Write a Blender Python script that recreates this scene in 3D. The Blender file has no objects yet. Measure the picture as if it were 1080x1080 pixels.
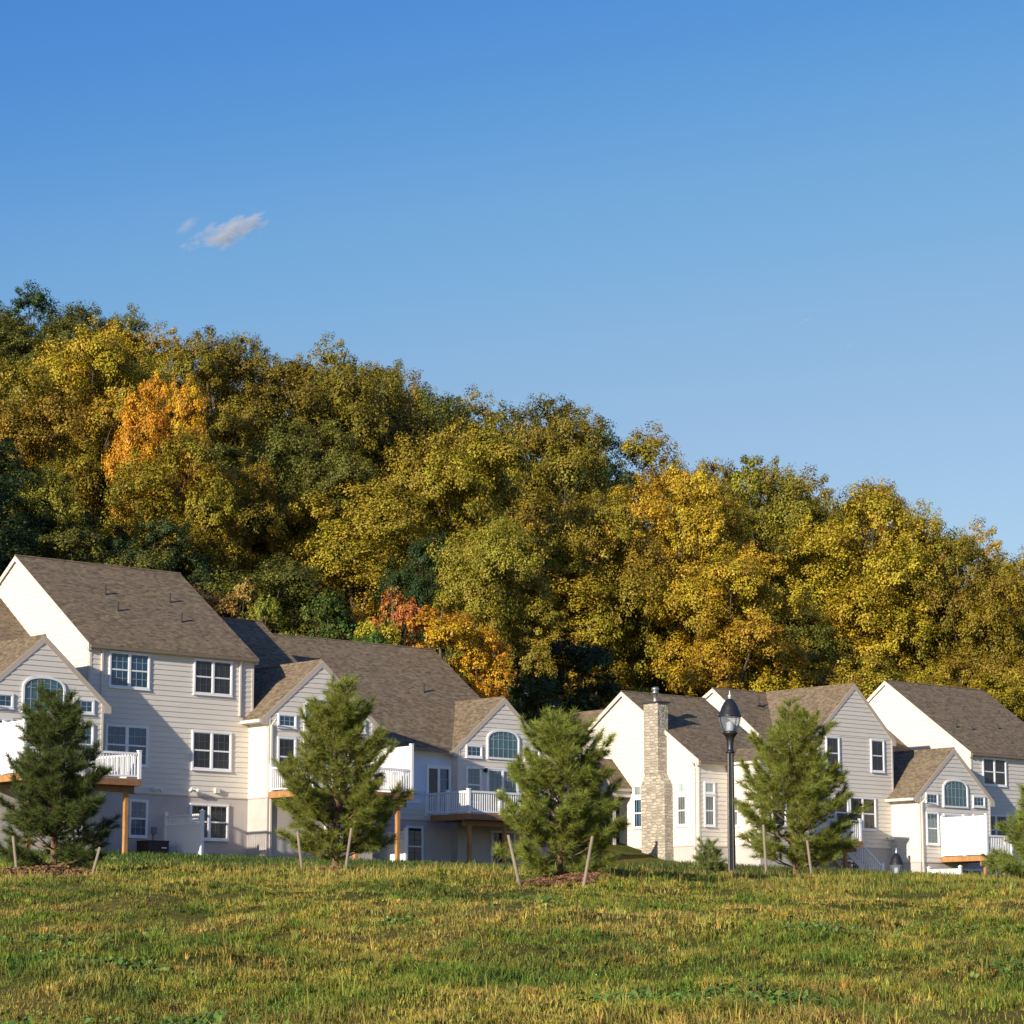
import bpy, math, random
import numpy as np
from mathutils import Vector, Matrix
random.seed(7); RS = np.random.RandomState(11)
SC = bpy.context.scene
COL = SC.collection
R = math.radians

# ------------------------------------------------------------------ row frame
# The houses stand in one straight row turned 41 degrees: s runs along the row,
# t is the depth behind the street side, z is up.  The photographer is at 0,0.
AZ = R(41)
CU, SU = math.cos(AZ), math.sin(AZ)
def W(s, t, z=0.0):
    return Vector((s*CU - t*SU, s*SU + t*CU, z))
def ST(X, Y):
    return X*CU + Y*SU, -X*SU + Y*CU

EYE = 1.6
TILT = math.atan(488/3000.0)

# ------------------------------------------------------------------ terrain
def ip(x, pts):
    return np.interp(x, [p[0] for p in pts], [p[1] for p in pts])
def ssm(a, b, x):
    k = np.clip((x-a)/(b-a), 0, 1); return k*k*(3-2*k)
def lump(X, Y):
    return (0.050*np.sin(1.7*X+0.6*Y+0.4)*np.sin(0.8*Y-0.5*X+1.0) + 0.035*np.sin(3.1*X-1.1*Y)*np.sin(2.3*Y+0.7*X+2.0)
            + 0.07*np.sin(0.55*X+1.3)*np.sin(0.43*Y+0.2) + 0.018*np.sin(6.3*X+2.1*Y)*np.sin(5.1*Y-1.3*X))
def ground(X, Y):
    X = np.asarray(X, float); Y = np.asarray(Y, float)
    s = X*CU + Y*SU; t = -X*SU + Y*CU
    m = ip(X, [(-9, .0668), (-2, .0672), (.5, .0673), (2.5, .0662), (5, .0648), (9, .0640)])
    crest = 50.0
    zc = m*crest
    near = np.where(Y < crest, m*Y, zc)
    row = ip(s, [(40, 6.12), (70, 6.14), (84, 6.12), (90, 6.55), (96, 6.3), (103, 5.3), (112, 4.75), (130, 4.4)])
    tc = crest*CU - X*SU
    k = np.clip((t-tc)/(91.5-tc), 0, 1)
    far = zc + (row-zc)*(k**1.15)
    z = np.where(Y < crest, near, far)
    z = z + np.where(t > 93, np.clip(t-93.5, 0, 8)*ip(s, [(84, 0.10), (90, 0.28), (98, 0.28), (102, 0.1)]), 0)
    # wooded hill behind the row
    tr = 205*CU - X*SU
    h = np.clip((t-108)/np.maximum(tr-108, 5), 0, 1)
    zr = ip(X, [(-60, 42), (-37, 35), (-20, 31.5), (-10, 27), (0, 24), (10, 20.5), (20, 17.5), (31, 15), (37, 13.5), (80, 9)])
    z = z + (zr-7.5)*(h**1.1)
    # the road dips in front of the right hand houses
    z = z - 2.3*np.exp(-(((X-12.7)/9.0)**2 + ((Y-94)/13.0)**2))*ssm(56, 75, Y)
    amp = np.clip((Y-6)/10, 0, 1)*np.interp(Y, [0, 40, 48, 58, 66], [1.5, 1.5, 1, 1, .4])
    return z + lump(X, Y)*amp
def gz(X, Y): return float(ground(X, Y))
# ------------------------------------------------------------------ materials
MATS = {}
def mat(name, build):
    if name in MATS: return MATS[name]
    m = bpy.data.materials.new(name); m.use_nodes = True
    nt = m.node_tree; nt.nodes.clear()
    out = nt.nodes.new('ShaderNodeOutputMaterial')
    def N(t, **kw):
        n = nt.nodes.new(t)
        for k, v in kw.items():
            if k in n.inputs: n.inputs[k].default_value = v
            else: setattr(n, k, v)
        return n
    L = nt.links.new
    build(nt, N, L, out)
    MATS[name] = m; return m
def rgb(c): return (c[0], c[1], c[2], 1)
def simple(name, c, rough=.6, var=.08, scale=3.0, bump=0.0, spec=.3, metallic=0.0, stretch=(1, 1, 1)):
    def b(nt, N, L, out):
        tc = N('ShaderNodeTexCoord'); mp = N('ShaderNodeMapping'); mp.inputs['Scale'].default_value = stretch
        L(tc.outputs['Object'], mp.inputs['Vector'])
        no = N('ShaderNodeTexNoise', Scale=scale, Detail=6.0)
        L(mp.outputs[0], no.inputs['Vector'])
        cr = N('ShaderNodeValToRGB')
        cr.color_ramp.elements[0].position = .3; cr.color_ramp.elements[1].position = .72
        cr.color_ramp.elements[0].color = rgb([x*(1-var) for x in c]); cr.color_ramp.elements[1].color = rgb([min(1, x*(1+var)) for x in c])
        L(no.outputs['Fac'], cr.inputs['Fac'])
        p = N('ShaderNodeBsdfPrincipled', Roughness=rough, Metallic=metallic)
        p.inputs['Specular IOR Level'].default_value = spec
        L(cr.outputs['Color'], p.inputs['Base Color'])
        if bump:
            bp = N('ShaderNodeBump', Strength=bump, Distance=.02); L(no.outputs['Fac'], bp.inputs['Height']); L(bp.outputs[0], p.inputs['Normal'])
        L(p.outputs[0], out.inputs['Surface'])
    return mat(name, b)

SIDING = simple('vinyl siding', (.68, .630, .550), .55, .045, 1.3, stretch=(.6, .6, 3))
STUCCO = simple('stucco', (.50, .455, .42), .9, .06, 2.0, .3)
WRAP = simple('house wrap', (.62, .68, .80), .5, .06, 1.2, .3)
TRIM = simple('tan trim', (.50, .425, .345), .5, .04, 2)
GUT = simple('brown gutter', (.20, .155, .11), .5, .06, 3)
CREAM = simple('cream trim', (.66, .60, .52), .5, .03, 2)
WHITE = simple('white vinyl', (.80, .80, .80), .4, .02, 2)
WOOD = simple('treated timber', (.40, .20, .075), .75, .22, 6, .4, stretch=(1, 1, .3))
WOODD = simple('deck beam timber', (.26, .135, .065), .75, .22, 6, .4)
BLACKM = simple('black painted metal', (.018, .017, .018), .38, .25, 9, .15, spec=.5)
VENT = simple('roof vent', (.05, .045, .042), .6, .1, 5)
STEEL = simple('flue steel', (.42, .42, .43), .35, .15, 4, metallic=.8)
BARK = simple('grey brown bark', (.11, .085, .062), .9, .35, 9, .8, stretch=(1, 1, .25))
PBARK = simple('pine bark', (.17, .105, .06), .9, .35, 14, .8)
STAKE = simple('weathered stake', (.25, .20, .15), .85, .2, 12, .4, stretch=(1, 1, .2))
DARKIN = simple('dark opening', (.012, .012, .014), .6, .1, 3)
ACM = simple('condenser paint', (.045, .022, .022), .5, .15, 20)
GREYBOX = simple('grey meter box', (.20, .21, .22), .5, .05, 5)
LAMPW = simple('white lamp housing', (.75, .75, .73), .4, .03, 5)
STRAP = simple('blue strap', (.08, .13, .35), .6, .1, 5)
PORCHG = simple('shade-tinted gable board', (.50, .52, .55), .6, .05, 2, stretch=(1, 1, 4))  # blue-grey shade of the neighbouring house put into the board colour

def _glass(name, c, ior, rough=.04):
    def b(nt, N, L, out):
        tc = N('ShaderNodeTexCoord')
        no = N('ShaderNodeTexNoise', Scale=.9, Detail=3.0)
        L(tc.outputs['Object'], no.inputs['Vector'])
        cr = N('ShaderNodeValToRGB')
        cr.color_ramp.elements[0].position = .35; cr.color_ramp.elements[1].position = .7
        cr.color_ramp.elements[0].color = rgb([x*.6 for x in c]); cr.color_ramp.elements[1].color = rgb([x*1.5 for x in c])
        L(no.outputs['Fac'], cr.inputs['Fac'])
        p = N('ShaderNodeBsdfPrincipled', Roughness=rough, IOR=ior)
        L(cr.outputs['Color'], p.inputs['Base Color'])
        no2 = N('ShaderNodeTexNoise', Scale=1.6, Detail=1.0); L(tc.outputs['Object'], no2.inputs['Vector'])
        bp = N('ShaderNodeBump', Strength=.12, Distance=.02); L(no2.outputs['Fac'], bp.inputs['Height']); L(bp.outputs[0], p.inputs['Normal'])
        L(p.outputs[0], out.inputs['Surface'])
    return mat(name, b)
GLASS = _glass('blue window glass', (.012, .050, .090), 1.7)
GLASST = _glass('teal window glass', (.022, .080, .088), 1.9)
GLASSD = _glass('dark window glass', (.030, .026, .026), 1.5)
GLASSB = _glass('window with blinds', (.12, .115, .11), 1.5)
GLASSP = _glass('pale transom glass', (.34, .40, .38), 1.5)
MUNT = simple('grille bars', (.30, .37, .42), .5, .03, 4)
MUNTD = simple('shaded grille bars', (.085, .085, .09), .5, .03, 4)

def _shingle(nt, N, L, out):
    tc = N('ShaderNodeTexCoord'); 
    mp = N('ShaderNodeMapping'); mp.inputs['Scale'].default_value = (5.2, 5.2, 24)
    L(tc.outputs['Object'], mp.inputs['Vector'])
    n1 = N('ShaderNodeTexNoise', Scale=1.0, Detail=4.0, Roughness=.7); L(mp.outputs[0], n1.inputs['Vector'])
    n2 = N('ShaderNodeTexNoise', Scale=.5, Detail=3.0); L(tc.outputs['Object'], n2.inputs['Vector'])
    # shingle tabs: stepped cells course by course
    mp2 = N('ShaderNodeMapping'); mp2.inputs['Scale'].default_value = (5.0, 5.0, 13); L(tc.outputs['Object'], mp2.inputs['Vector'])
    vo = N('ShaderNodeTexVoronoi', Scale=1.0); L(mp2.outputs[0], vo.inputs['Vector'])
    sep = N('ShaderNodeSeparateColor'); L(vo.outputs['Color'], sep.inputs[0])
    cr = N('ShaderNodeValToRGB')
    e = cr.color_ramp.elements; e[0].position = .28; e[1].position = .75
    e[0].color = (.100, .075, .048, 1); e[1].color = (.295, .224, .146, 1)
    mx = N('ShaderNodeMath', operation='MULTIPLY_ADD'); L(sep.outputs[0], mx.inputs[0]); mx.inputs[1].default_value = .30
    ad = N('ShaderNodeMath', operation='MULTIPLY'); L(n1.outputs['Fac'], ad.inputs[0]); ad.inputs[1].default_value = .70
    L(ad.outputs[0], mx.inputs[2]); L(mx.outputs[0], cr.inputs['Fac'])
    mm = N('ShaderNodeMixRGB', blend_type='MULTIPLY'); mm.inputs[0].default_value = .35
    L(cr.outputs[0], mm.inputs[1]); L(n2.outputs['Color'], mm.inputs[2])
    g = N('ShaderNodeHueSaturation', Saturation=1.0, Value=1.15); L(mm.outputs[0], g.inputs['Color'])
    g2 = N('ShaderNodeMixRGB', blend_type='MIX'); g2.inputs[0].default_value = .6; L(mm.outputs[0], g2.inputs[1]); L(cr.outputs[0], g2.inputs[2])
    p = N('ShaderNodeBsdfPrincipled', Roughness=.95); p.inputs['Specular IOR Level'].default_value = .15
    L(g2.outputs[0], p.inputs['Base Color'])
    bp = N('ShaderNodeBump', Strength=.45, Distance=.03); L(mx.outputs[0], bp.inputs['Height']); L(bp.outputs[0], p.inputs['Normal'])
    L(p.outputs[0], out.inputs['Surface'])
SHINGLE = mat('asphalt shingles', _shingle)

def _stone(nt, N, L, out):
    tc = N('ShaderNodeTexCoord'); mp = N('ShaderNodeMapping'); mp.inputs['Scale'].default_value = (3.0, 3.0, 7.5)
    wn = N('ShaderNodeTexNoise', Scale=1.4, Detail=2.0); L(tc.outputs['Object'], wn.inputs['Vector'])
    wa = N('ShaderNodeVectorMath', operation='MULTIPLY_ADD'); L(wn.outputs['Color'], wa.inputs[0]); wa.inputs[1].default_value = (.12, .12, .06); L(tc.outputs['Object'], wa.inputs[2])
    L(wa.outputs[0], mp.inputs['Vector'])
    vo = N('ShaderNodeTexVoronoi', Scale=1.0, distance='CHEBYCHEV'); vo.inputs['Randomness'].default_value = .7
    L(mp.outputs[0], vo.inputs['Vector'])
    sep = N('ShaderNodeSeparateColor'); L(vo.outputs['Color'], sep.inputs[0])
    cr = N('ShaderNodeValToRGB'); e = cr.color_ramp.elements
    e[0].color = (.30, .255, .19, 1); e[0].position = 0; e[1].color = (.52, .46, .36, 1); e[1].position = 1
    k = e.new(.5); k.color = (.41, .36, .28, 1)
    L(sep.outputs[0], cr.inputs['Fac'])
    ve = N('ShaderNodeTexVoronoi', Scale=1.0, feature='DISTANCE_TO_EDGE'); ve.inputs['Randomness'].default_value = .7
    L(mp.outputs[0], ve.inputs['Vector'])
    c2 = N('ShaderNodeValToRGB'); c2.color_ramp.elements[0].position = .02; c2.color_ramp.elements[1].position = .12
    L(ve.outputs['Distance'], c2.inputs['Fac'])
    mm = N('ShaderNodeMixRGB', blend_type='MIX'); L(c2.outputs[0], mm.inputs[0]); mm.inputs[1].default_value = (.42, .38, .31, 1); L(cr.outputs[0], mm.inputs[2])
    n3 = N('ShaderNodeTexNoise', Scale=14.0, Detail=5.0); L(tc.outputs['Object'], n3.inputs['Vector'])
    hh = N('ShaderNodeMath', operation='MULTIPLY_ADD'); L(c2.outputs[0], hh.inputs[0]); hh.inputs[1].default_value = 1.0
    L(n3.outputs['Fac'], hh.inputs[2])
    p = N('ShaderNodeBsdfPrincipled', Roughness=.9); L(mm.outputs[0], p.inputs['Base Color'])
    bp = N('ShaderNodeBump', Strength=.9, Distance=.04); L(hh.outputs[0], bp.inputs['Height']); L(bp.outputs[0], p.inputs['Normal'])
    L(p.outputs[0], out.inputs['Surface'])
STONE = mat('stone veneer', _stone)

def foliage(name, trans=.25, usecolor=True, base=None, huevar=.06, rough=.5):
    """leaves: colour of the thing itself (object colour) varied leaf by leaf through the attribute rnd"""
    def b(nt, N, L, out):
        at = N('ShaderNodeAttribute', attribute_name='rnd')
        if usecolor:
            oi = N('ShaderNodeObjectInfo'); src = oi.outputs['Color']
        else:
            rg = N('ShaderNodeRGB'); rg.outputs[0].default_value = rgb(base); src = rg.outputs[0]
        sp = N('ShaderNodeSeparateColor'); L(at.outputs['Color'], sp.inputs[0])
        hs = N('ShaderNodeHueSaturation')
        L(src, hs.inputs['Color'])
        mh = N('ShaderNodeMath', operation='MULTIPLY_ADD'); L(sp.outputs[0], mh.inputs[0]); mh.inputs[1].default_value = huevar; mh.inputs[2].default_value = .5-huevar*.5
        L(mh.outputs[0], hs.inputs['Hue'])
        mv = N('ShaderNodeMath', operation='MULTIPLY_ADD'); L(sp.outputs[1], mv.inputs[0]); mv.inputs[1].default_value = 1.1; mv.inputs[2].default_value = .50
        L(mv.outputs[0], hs.inputs['Value'])
        d = N('ShaderNodeBsdfPrincipled', Roughness=rough); d.inputs['Specular IOR Level'].default_value = .25
        L(hs.outputs[0], d.inputs['Base Color'])
        t = N('ShaderNodeBsdfTranslucent'); L(hs.outputs[0], t.inputs['Color'])
        mx = N('ShaderNodeMixShader'); mx.inputs[0].default_value = trans
        L(d.outputs[0], mx.inputs[1]); L(t.outputs[0], mx.inputs[2]); L(mx.outputs[0], out.inputs['Surface'])
    return mat(name, b)
LEAF = foliage('autumn leaves', .10, huevar=.045)
NEEDLE = foliage('pine needles', .15, True, huevar=.04)

def _grass(nt, N, L, out):
    at = N('ShaderNodeAttribute', attribute_name='tint')
    d = N('ShaderNodeBsdfPrincipled', Roughness=.6); d.inputs['Specular IOR Level'].default_value = .2
    t = N('ShaderNodeBsdfTranslucent'); mx = N('ShaderNodeMixShader'); mx.inputs[0].default_value = .3
    L(at.outputs['Color'], d.inputs['Base Color']); L(at.outputs['Color'], t.inputs['Color'])
    L(d.outputs[0], mx.inputs[1]); L(t.outputs[0], mx.inputs[2]); L(mx.outputs[0], out.inputs['Surface'])
GRASS = mat('meadow grass blades', _grass)

def _ground(nt, N, L, out):
    tc = N('ShaderNodeTexCoord')
    n1 = N('ShaderNodeTexNoise', Scale=.35, Detail=5.0); L(tc.outputs['Object'], n1.inputs['Vector'])
    n2 = N('ShaderNodeTexNoise', Scale=9.0, Detail=6.0, Roughness=.7); L(tc.outputs['Object'], n2.inputs['Vector'])
    cr = N('ShaderNodeValToRGB'); e = cr.color_ramp.elements
    e[0].position = .35; e[0].color = (.085, .105, .018, 1); e[1].position = .68; e[1].color = (.21, .17, .045, 1)
    L(n1.outputs['Fac'], cr.inputs['Fac'])
    c2 = N('ShaderNodeValToRGB'); c2.color_ramp.elements[0].position = .3; c2.color_ramp.elements[0].color = (.35, .35, .35, 1)
    c2.color_ramp.elements[1].position = .7; L(n2.outputs['Fac'], c2.inputs['Fac'])
    mm = N('ShaderNodeMixRGB', blend_type='MULTIPLY'); mm.inputs[0].default_value = 1; L(cr.outputs[0], mm.inputs[1]); L(c2.outputs[0], mm.inputs[2])
    # leaf litter under the wood
    sx = N('ShaderNodeSeparateXYZ'); L(tc.outputs['Object'], sx.inputs[0])
    ma = N('ShaderNodeMath', operation='MULTIPLY'); L(sx.outputs[0], ma.inputs[0]); ma.inputs[1].default_value = -SU
    mb = N('ShaderNodeMath', operation='MULTIPLY_ADD'); L(sx.outputs[1], mb.inputs[0]); mb.inputs[1].default_value = CU; L(ma.outputs[0], mb.inputs[2])
    mc = N('ShaderNodeMapRange'); L(mb.outputs[0], mc.inputs[0]); mc.inputs[1].default_value = 107; mc.inputs[2].default_value = 112
    m2 = N('ShaderNodeMixRGB', blend_type='MIX'); L(mc.outputs[0], m2.inputs[0]); L(mm.outputs[0], m2.inputs[1]); m2.inputs[2].default_value = (.045, .030, .016, 1)
    p = N('ShaderNodeBsdfPrincipled', Roughness=1.0); p.inputs['Specular IOR Level'].default_value = .05
    L(m2.outputs[0], p.inputs['Base Color'])
    bp = N('ShaderNodeBump', Strength=.8, Distance=.05); L(n2.outputs['Fac'], bp.inputs['Height']); L(bp.outputs[0], p.inputs['Normal'])
    L(p.outputs[0], out.inputs['Surface'])
SOIL = mat('meadow soil', _ground)
MULCH = simple('bark mulch', (.15, .080, .042), .95, .55, 16, 1.0)
CHIP = foliage('mulch chips', .0, False, (.19, .105, .055), huevar=.04, rough=.9)

def _lampglass(nt, N, L, out):
    p = N('ShaderNodeBsdfPrincipled', Roughness=.12, IOR=1.45); p.inputs['Base Color'].default_value = (.55, .60, .68, 1)
    p.inputs['Transmission Weight'].default_value = .35; p.inputs['Metallic'].default_value = .25
    tr = N('ShaderNodeBsdfTransparent'); tr.inputs[0].default_value = (.78, .81, .86, 1)
    mx = N('ShaderNodeMixShader'); mx.inputs[0].default_value = .68
    L(p.outputs[0], mx.inputs[1]); L(tr.outputs[0], mx.inputs[2]); L(mx.outputs[0], out.inputs['Surface'])
LGLASS = mat('ribbed lamp glass', _lampglass)

# ------------------------------------------------------------------ builders
def link(o, parent=None):
    COL.objects.link(o)
    if parent is not None: o.parent = parent
    return o
def tag(o, label=None, cat=None, group=None, kind=None):
    if label: o['label'] = label
    if cat: o['category'] = cat
    if group: o['group'] = group
    if kind: o['kind'] = kind
    return o
def empty(name, loc, rz=0.0):
    o = bpy.data.objects.new(name, None); o.empty_display_size = .3
    o.location = loc; o.rotation_euler = (0, 0, rz); COL.objects.link(o); return o
class MB:
    """collects pieces of ONE part"""
    def __init__(s, off=(0, 0, 0)): s.v = []; s.f = []; s.m = []; s.mats = []; s.off = off
    def mi(s, m):
        if m not in s.mats: s.mats.append(m)
        return s.mats.index(m)
    def add(s, vs, fs, m):
        n = len(s.v); k = s.mi(m); o = s.off
        s.v += [(a[0]-o[0], a[1]-o[1], a[2]-o[2]) for a in vs]
        for f in fs: s.f.append(tuple(n+i for i in f)); s.m.append(k)
    def box(s, x0, x1, y0, y1, z0, z1, m):
        x0, x1 = min(x0, x1), max(x0, x1); y0, y1 = min(y0, y1), max(y0, y1); z0, z1 = min(z0, z1), max(z0, z1)
        s.hexa([(x0, y0, z0), (x1, y0, z0), (x1, y1, z0), (x0, y1, z0), (x0, y0, z1), (x1, y0, z1), (x1, y1, z1), (x0, y1, z1)], m)
    def hexa(s, c, m):
        s.add(c, [(0, 3, 2, 1), (4, 5, 6, 7), (0, 1, 5, 4), (1, 2, 6, 5), (2, 3, 7, 6), (3, 0, 4, 7)], m)
    def prism(s, poly, d, m):
        """poly: 3D points, d: extrusion vector"""
        n = len(poly); q = [(p[0]+d[0], p[1]+d[1], p[2]+d[2]) for p in poly]
        fs = [tuple(range(n)), tuple(reversed(range(n, 2*n)))] + [(i, i+n, (i+1) % n+n, (i+1) % n) for i in range(n)]
        s.add(list(poly)+q, fs, m)
    def tube(s, pts, rad, m, n=8, cap=True):
        rings = []
        for i, p in enumerate(pts):
            p = Vector(p); a = Vector(pts[max(0, i-1)]); b = Vector(pts[min(len(pts)-1, i+1)])
            d = (b-a).normalized() if (b-a).length > 1e-9 else Vector((0, 0, 1))
            u = d.orthogonal().normalized() if abs(d.z) < .95 else Vector((1, 0, 0))
            u = (u-d*u.dot(d)).normalized(); w = d.cross(u)
            r = rad[i] if hasattr(rad, '__len__') else rad
            rings.append([tuple(p+u*r*math.cos(2*math.pi*k/n)+w*r*math.sin(2*math.pi*k/n)) for k in range(n)])
        vs = [q for r_ in rings for q in r_]; fs = []
        for i in range(len(rings)-1):
            for k in range(n): fs.append((i*n+k, i*n+(k+1) % n, (i+1)*n+(k+1) % n, (i+1)*n+k))
        if cap: fs += [tuple(reversed(range(n))), tuple(range((len(rings)-1)*n, len(rings)*n))]
        s.add(vs, fs, m)
    def lathe(s, c, prof, m, n=20, flute=0.0):
        vs = []; fs = []
        for (r, z) in prof:
            for k in range(n):
                rr = r*(1-flute*(k % 2)); a = 2*math.pi*k/n
                vs.append((c[0]+rr*math.cos(a), c[1]+rr*math.sin(a), c[2]+z))
        for i in range(len(prof)-1):
            for k in range(n): fs.append((i*n+k, i*n+(k+1) % n, (i+1)*n+(k+1) % n, (i+1)*n+k))
        fs += [tuple(reversed(range(n))), tuple(range((len(prof)-1)*n, len(prof)*n))]
        s.add(vs, fs, m)
    def build(s, name, parent=None, smooth=False):
        me = bpy.data.meshes.new(name); me.from_pydata(s.v, [], s.f)
        for m in s.mats: me.materials.append(m)
        me.polygons.foreach_set('material_index', s.m)
        if smooth: me.polygons.foreach_set('use_smooth', [True]*len(me.polygons))
        me.update(); o = bpy.data.objects.new(name, me); return link(o, parent)

# ---- faces of a building, in row coordinates: w runs along the wall, o outwards
def face_map(face, plane):
    if face == 'front': return lambda w, o, z: (w, plane-o, z)
    if face == 'left':  return lambda w, o, z: (plane-o, w, z)
    if face == 'right': return lambda w, o, z: (plane+o, w, z)
    return lambda w, o, z: (w, plane+o, z)
def fbox(mb, F, w0, w1, o0, o1, z0, z1, m):
    a = F(w0, o0, z0); b = F(w1, o1, z1); mb.box(a[0], b[0], a[1], b[1], a[2], b[2], m)
def siding(mb, F, w0, w1, z0, z1, m=None, gable=None, step=.205):
    """lapped boards; gable=(centre, peak z): boards narrow towards the peak above z1"""
    m = m or SIDING
    top = gable[1] if gable else z1
    z = z0
    def span(zz):
        if gable and zz > z1:
            k = (zz-z1)/(gable[1]-z1)
            return w0+(gable[0]-w0)*k, w1+(gable[0]-w1)*k
        return w0, w1
    while z < top-.01:
        za, zb = z, min(z+step, top)
        if za < z1 < zb and gable: zb = z1 if z1-za > .05 else zb
        a0, a1 = span(za); b0, b1 = span(zb)
        j = .0
        lo, hi = .027, .004
        vs = [F(a0, lo, za), F(a1, lo, za), F(b1, hi, zb), F(b0, hi, zb), F(a0, 0, za), F(a1, 0, za), F(b1, 0, zb), F(b0, 0, zb)]
        mb.hexa([vs[4], vs[5], vs[1], vs[0], vs[7], vs[6], vs[2], vs[3]], m)
        z = zb

class House:
    def __init__(s, name, s0, t0, zb, label, cat='house', group=None):
        s.o = (s0, t0, zb)
        s.root = empty(name, W(s0, t0, zb), AZ); tag(s.root, label, cat, group)
    def mb(s): return MB(s.o)

    def volume(s, axis, s0, s1, t0, t1, ze, zr, zf, zb, over=.32, rake=.22, faces=('front', 'left'), ridge=None, wrap=None, gutter=True, back=True, downs=()):
        """one gabled block. ze/zr: heights of wall top and ridge, zf: foot of the siding"""
        if axis == 's':
            bc = ridge if ridge is not None else (t0+t1)/2; b0, b1, a0, a1 = t0, t1, s0, s1
        else:
            bc = (s0+s1)/2; b0, b1, a0, a1 = s0, s1, t0, t1
        P = (lambda a, b, z: (a, b, z)) if axis == 's' else (lambda a, b, z: (b, a, z))
        k0 = (zr-ze)/(bc-b0); k1 = (zr-ze)/(b1-bc)
        mb = s.mb()
        i = .0
        # solid core, stucco foot
        poly = [P(a0, b0, zb), P(a0, b1, zb), P(a0, b1, ze), P(a0, bc, zr-.02), P(a0, b0, ze)]
        d = (a1-a0, 0, 0) if axis == 's' else (0, a1-a0, 0)
        mb.prism(poly, d, STUCCO)
        for fc in faces:
            if fc == 'front': F = face_map('front', t0); w0, w1 = s0, s1
            elif fc == 'left': F = face_map('left', s0); w0, w1 = t0, t1
            elif fc == 'right': F = face_map('right', s1); w0, w1 = t0, t1
            else: F = face_map('back', t1); w0, w1 = s0, s1
            isg = (axis == 's') == (fc in ('left', 'right'))
            c = .10
            if wrap and fc == 'front':
                siding(mb, F, w0+c, w1-c, wrap[1], ze)
                fbox(mb, F, w0+c, w1-c, 0, .012, wrap[0], wrap[1], WRAP)
                siding(mb, F, w0+c, w1-c, zf, wrap[0])
            else:
                siding(mb, F, w0+c, w1-c, zf, ze, gable=(bc, zr-.05) if isg else None)
            fbox(mb, F, w0, w0+c, 0, .032, zf-.02, ze+ (0 if isg else .0), CREAM)
            fbox(mb, F, w1-c, w1, 0, .032, zf-.02, ze, CREAM)
            fbox(mb, F, w0+c, w1-c, .0, .030, zf-.05, zf-.002, TRIM)
        wall = mb.build('wall', s.root)
        # roof slabs
        mb = s.mb(); th = .16
        A0, A1 = a0-rake, a1+(rake if back else .0)
        for (b, k, sg) in ((b0, k0, -1), (b1, k1, 1)):
            be = b+sg*over; zed = ze-over*k+.10; zrr = zr+.10
            vs = [P(A0, be, zed), P(A1, be, zed), P(A1, bc, zrr), P(A0, bc, zrr)]
            up = [(x, y, z+.05) for x, y, z in vs]; lo = [(x, y, z-th+.05) for x, y, z in vs]
            mb.add(up, [(0, 1, 2, 3)], SHINGLE)
            mb.add(lo, [(0, 1, 2, 3)], TRIM)
            mb.add([up[0], up[1], lo[1], lo[0]], [(0, 1, 2, 3)], SHINGLE)
            for (i0, i1) in ((0, 3), (1, 2)):
                mb.add([up[i0], up[i1], lo[i1], lo[i0]], [(0, 1, 2, 3)], TRIM)
        roof = mb.build('roof', s.root)
        mb = s.mb()
        mb.tube([P(A0, bc, zr+.145), P(A1, bc, zr+.145)], .055, SHINGLE, 6)
        mb.build('ridge_cap', roof)
        # rake boards and soffit returns on gable ends
        ends = [A0] if not back else [A0, A1]
        for e in ends:
            mb = s.mb(); sg = -1 if e == A0 else 1
            for (b, k, q) in ((b0, k0, -1), (b1, k1, 1)):
                be = b+q*over; zl = ze-over*k
                poly = [P(e+sg*.012, be, zl+.135), P(e+sg*.012, bc, zr+.135), P(e+sg*.012, bc, zr-(.14 if axis == 't' else .07)), P(e+sg*.012, be, zl-(.12 if axis == 't' else .05))]
                d = ((-sg*.03, 0, 0) if axis == 's' else (0, -sg*.03, 0))
                mb.prism(poly, d, TRIM if axis == 't' else CREAM)
                # boxed return at the foot of the rake
                wl = b+q*.02
                tri = [P(e+sg*.010, be, zl-.12), P(e+sg*.010, be, zl+.05), P(e+sg*.010, wl, ze-.02), P(e+sg*.010, wl, zl-.12)]
                mb.prism(tri, (-sg*(rake), 0, 0) if axis == 's' else (0, -sg*rake, 0), TRIM)
            mb.build('rake_board', s.root)
        # gutters along eaves
        if gutter:
            for (b, k, q) in ((b0, k0, -1), (b1, k1, 1)):
                mb = s.mb(); be = b+q*over; zl = ze-over*k
                pa = P(A0+.03, be+q*.11, zl-.02); pb = P(A1-.03, be+q*.005, zl+.10)
                mb.box(pa[0], pb[0], pa[1], pb[1], pa[2], pb[2], GUT if axis == 's' else CREAM)
                # soffit
                pa = P(a0, b, zl-.03); pb = P(a1, be, zl-.005); mb.box(pa[0], pb[0], pa[1], pb[1], pa[2], pb[2], CREAM)
                mb.build('gutter', s.root)
        for (fc, w, zt, z0) in downs:
            F = face_map(fc, t0 if fc == 'front' else s0)
            mb = s.mb(); fbox(mb, F, w-.04, w+.04, .03, .09, z0, zt-.25, CREAM)
            p = F(w, .06, zt-.27); q = F(w, over+.02, zt-.02)
            mb.tube([p, q], .04, CREAM, 6); mb.build('downspout', s.root)
        return roof

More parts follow.
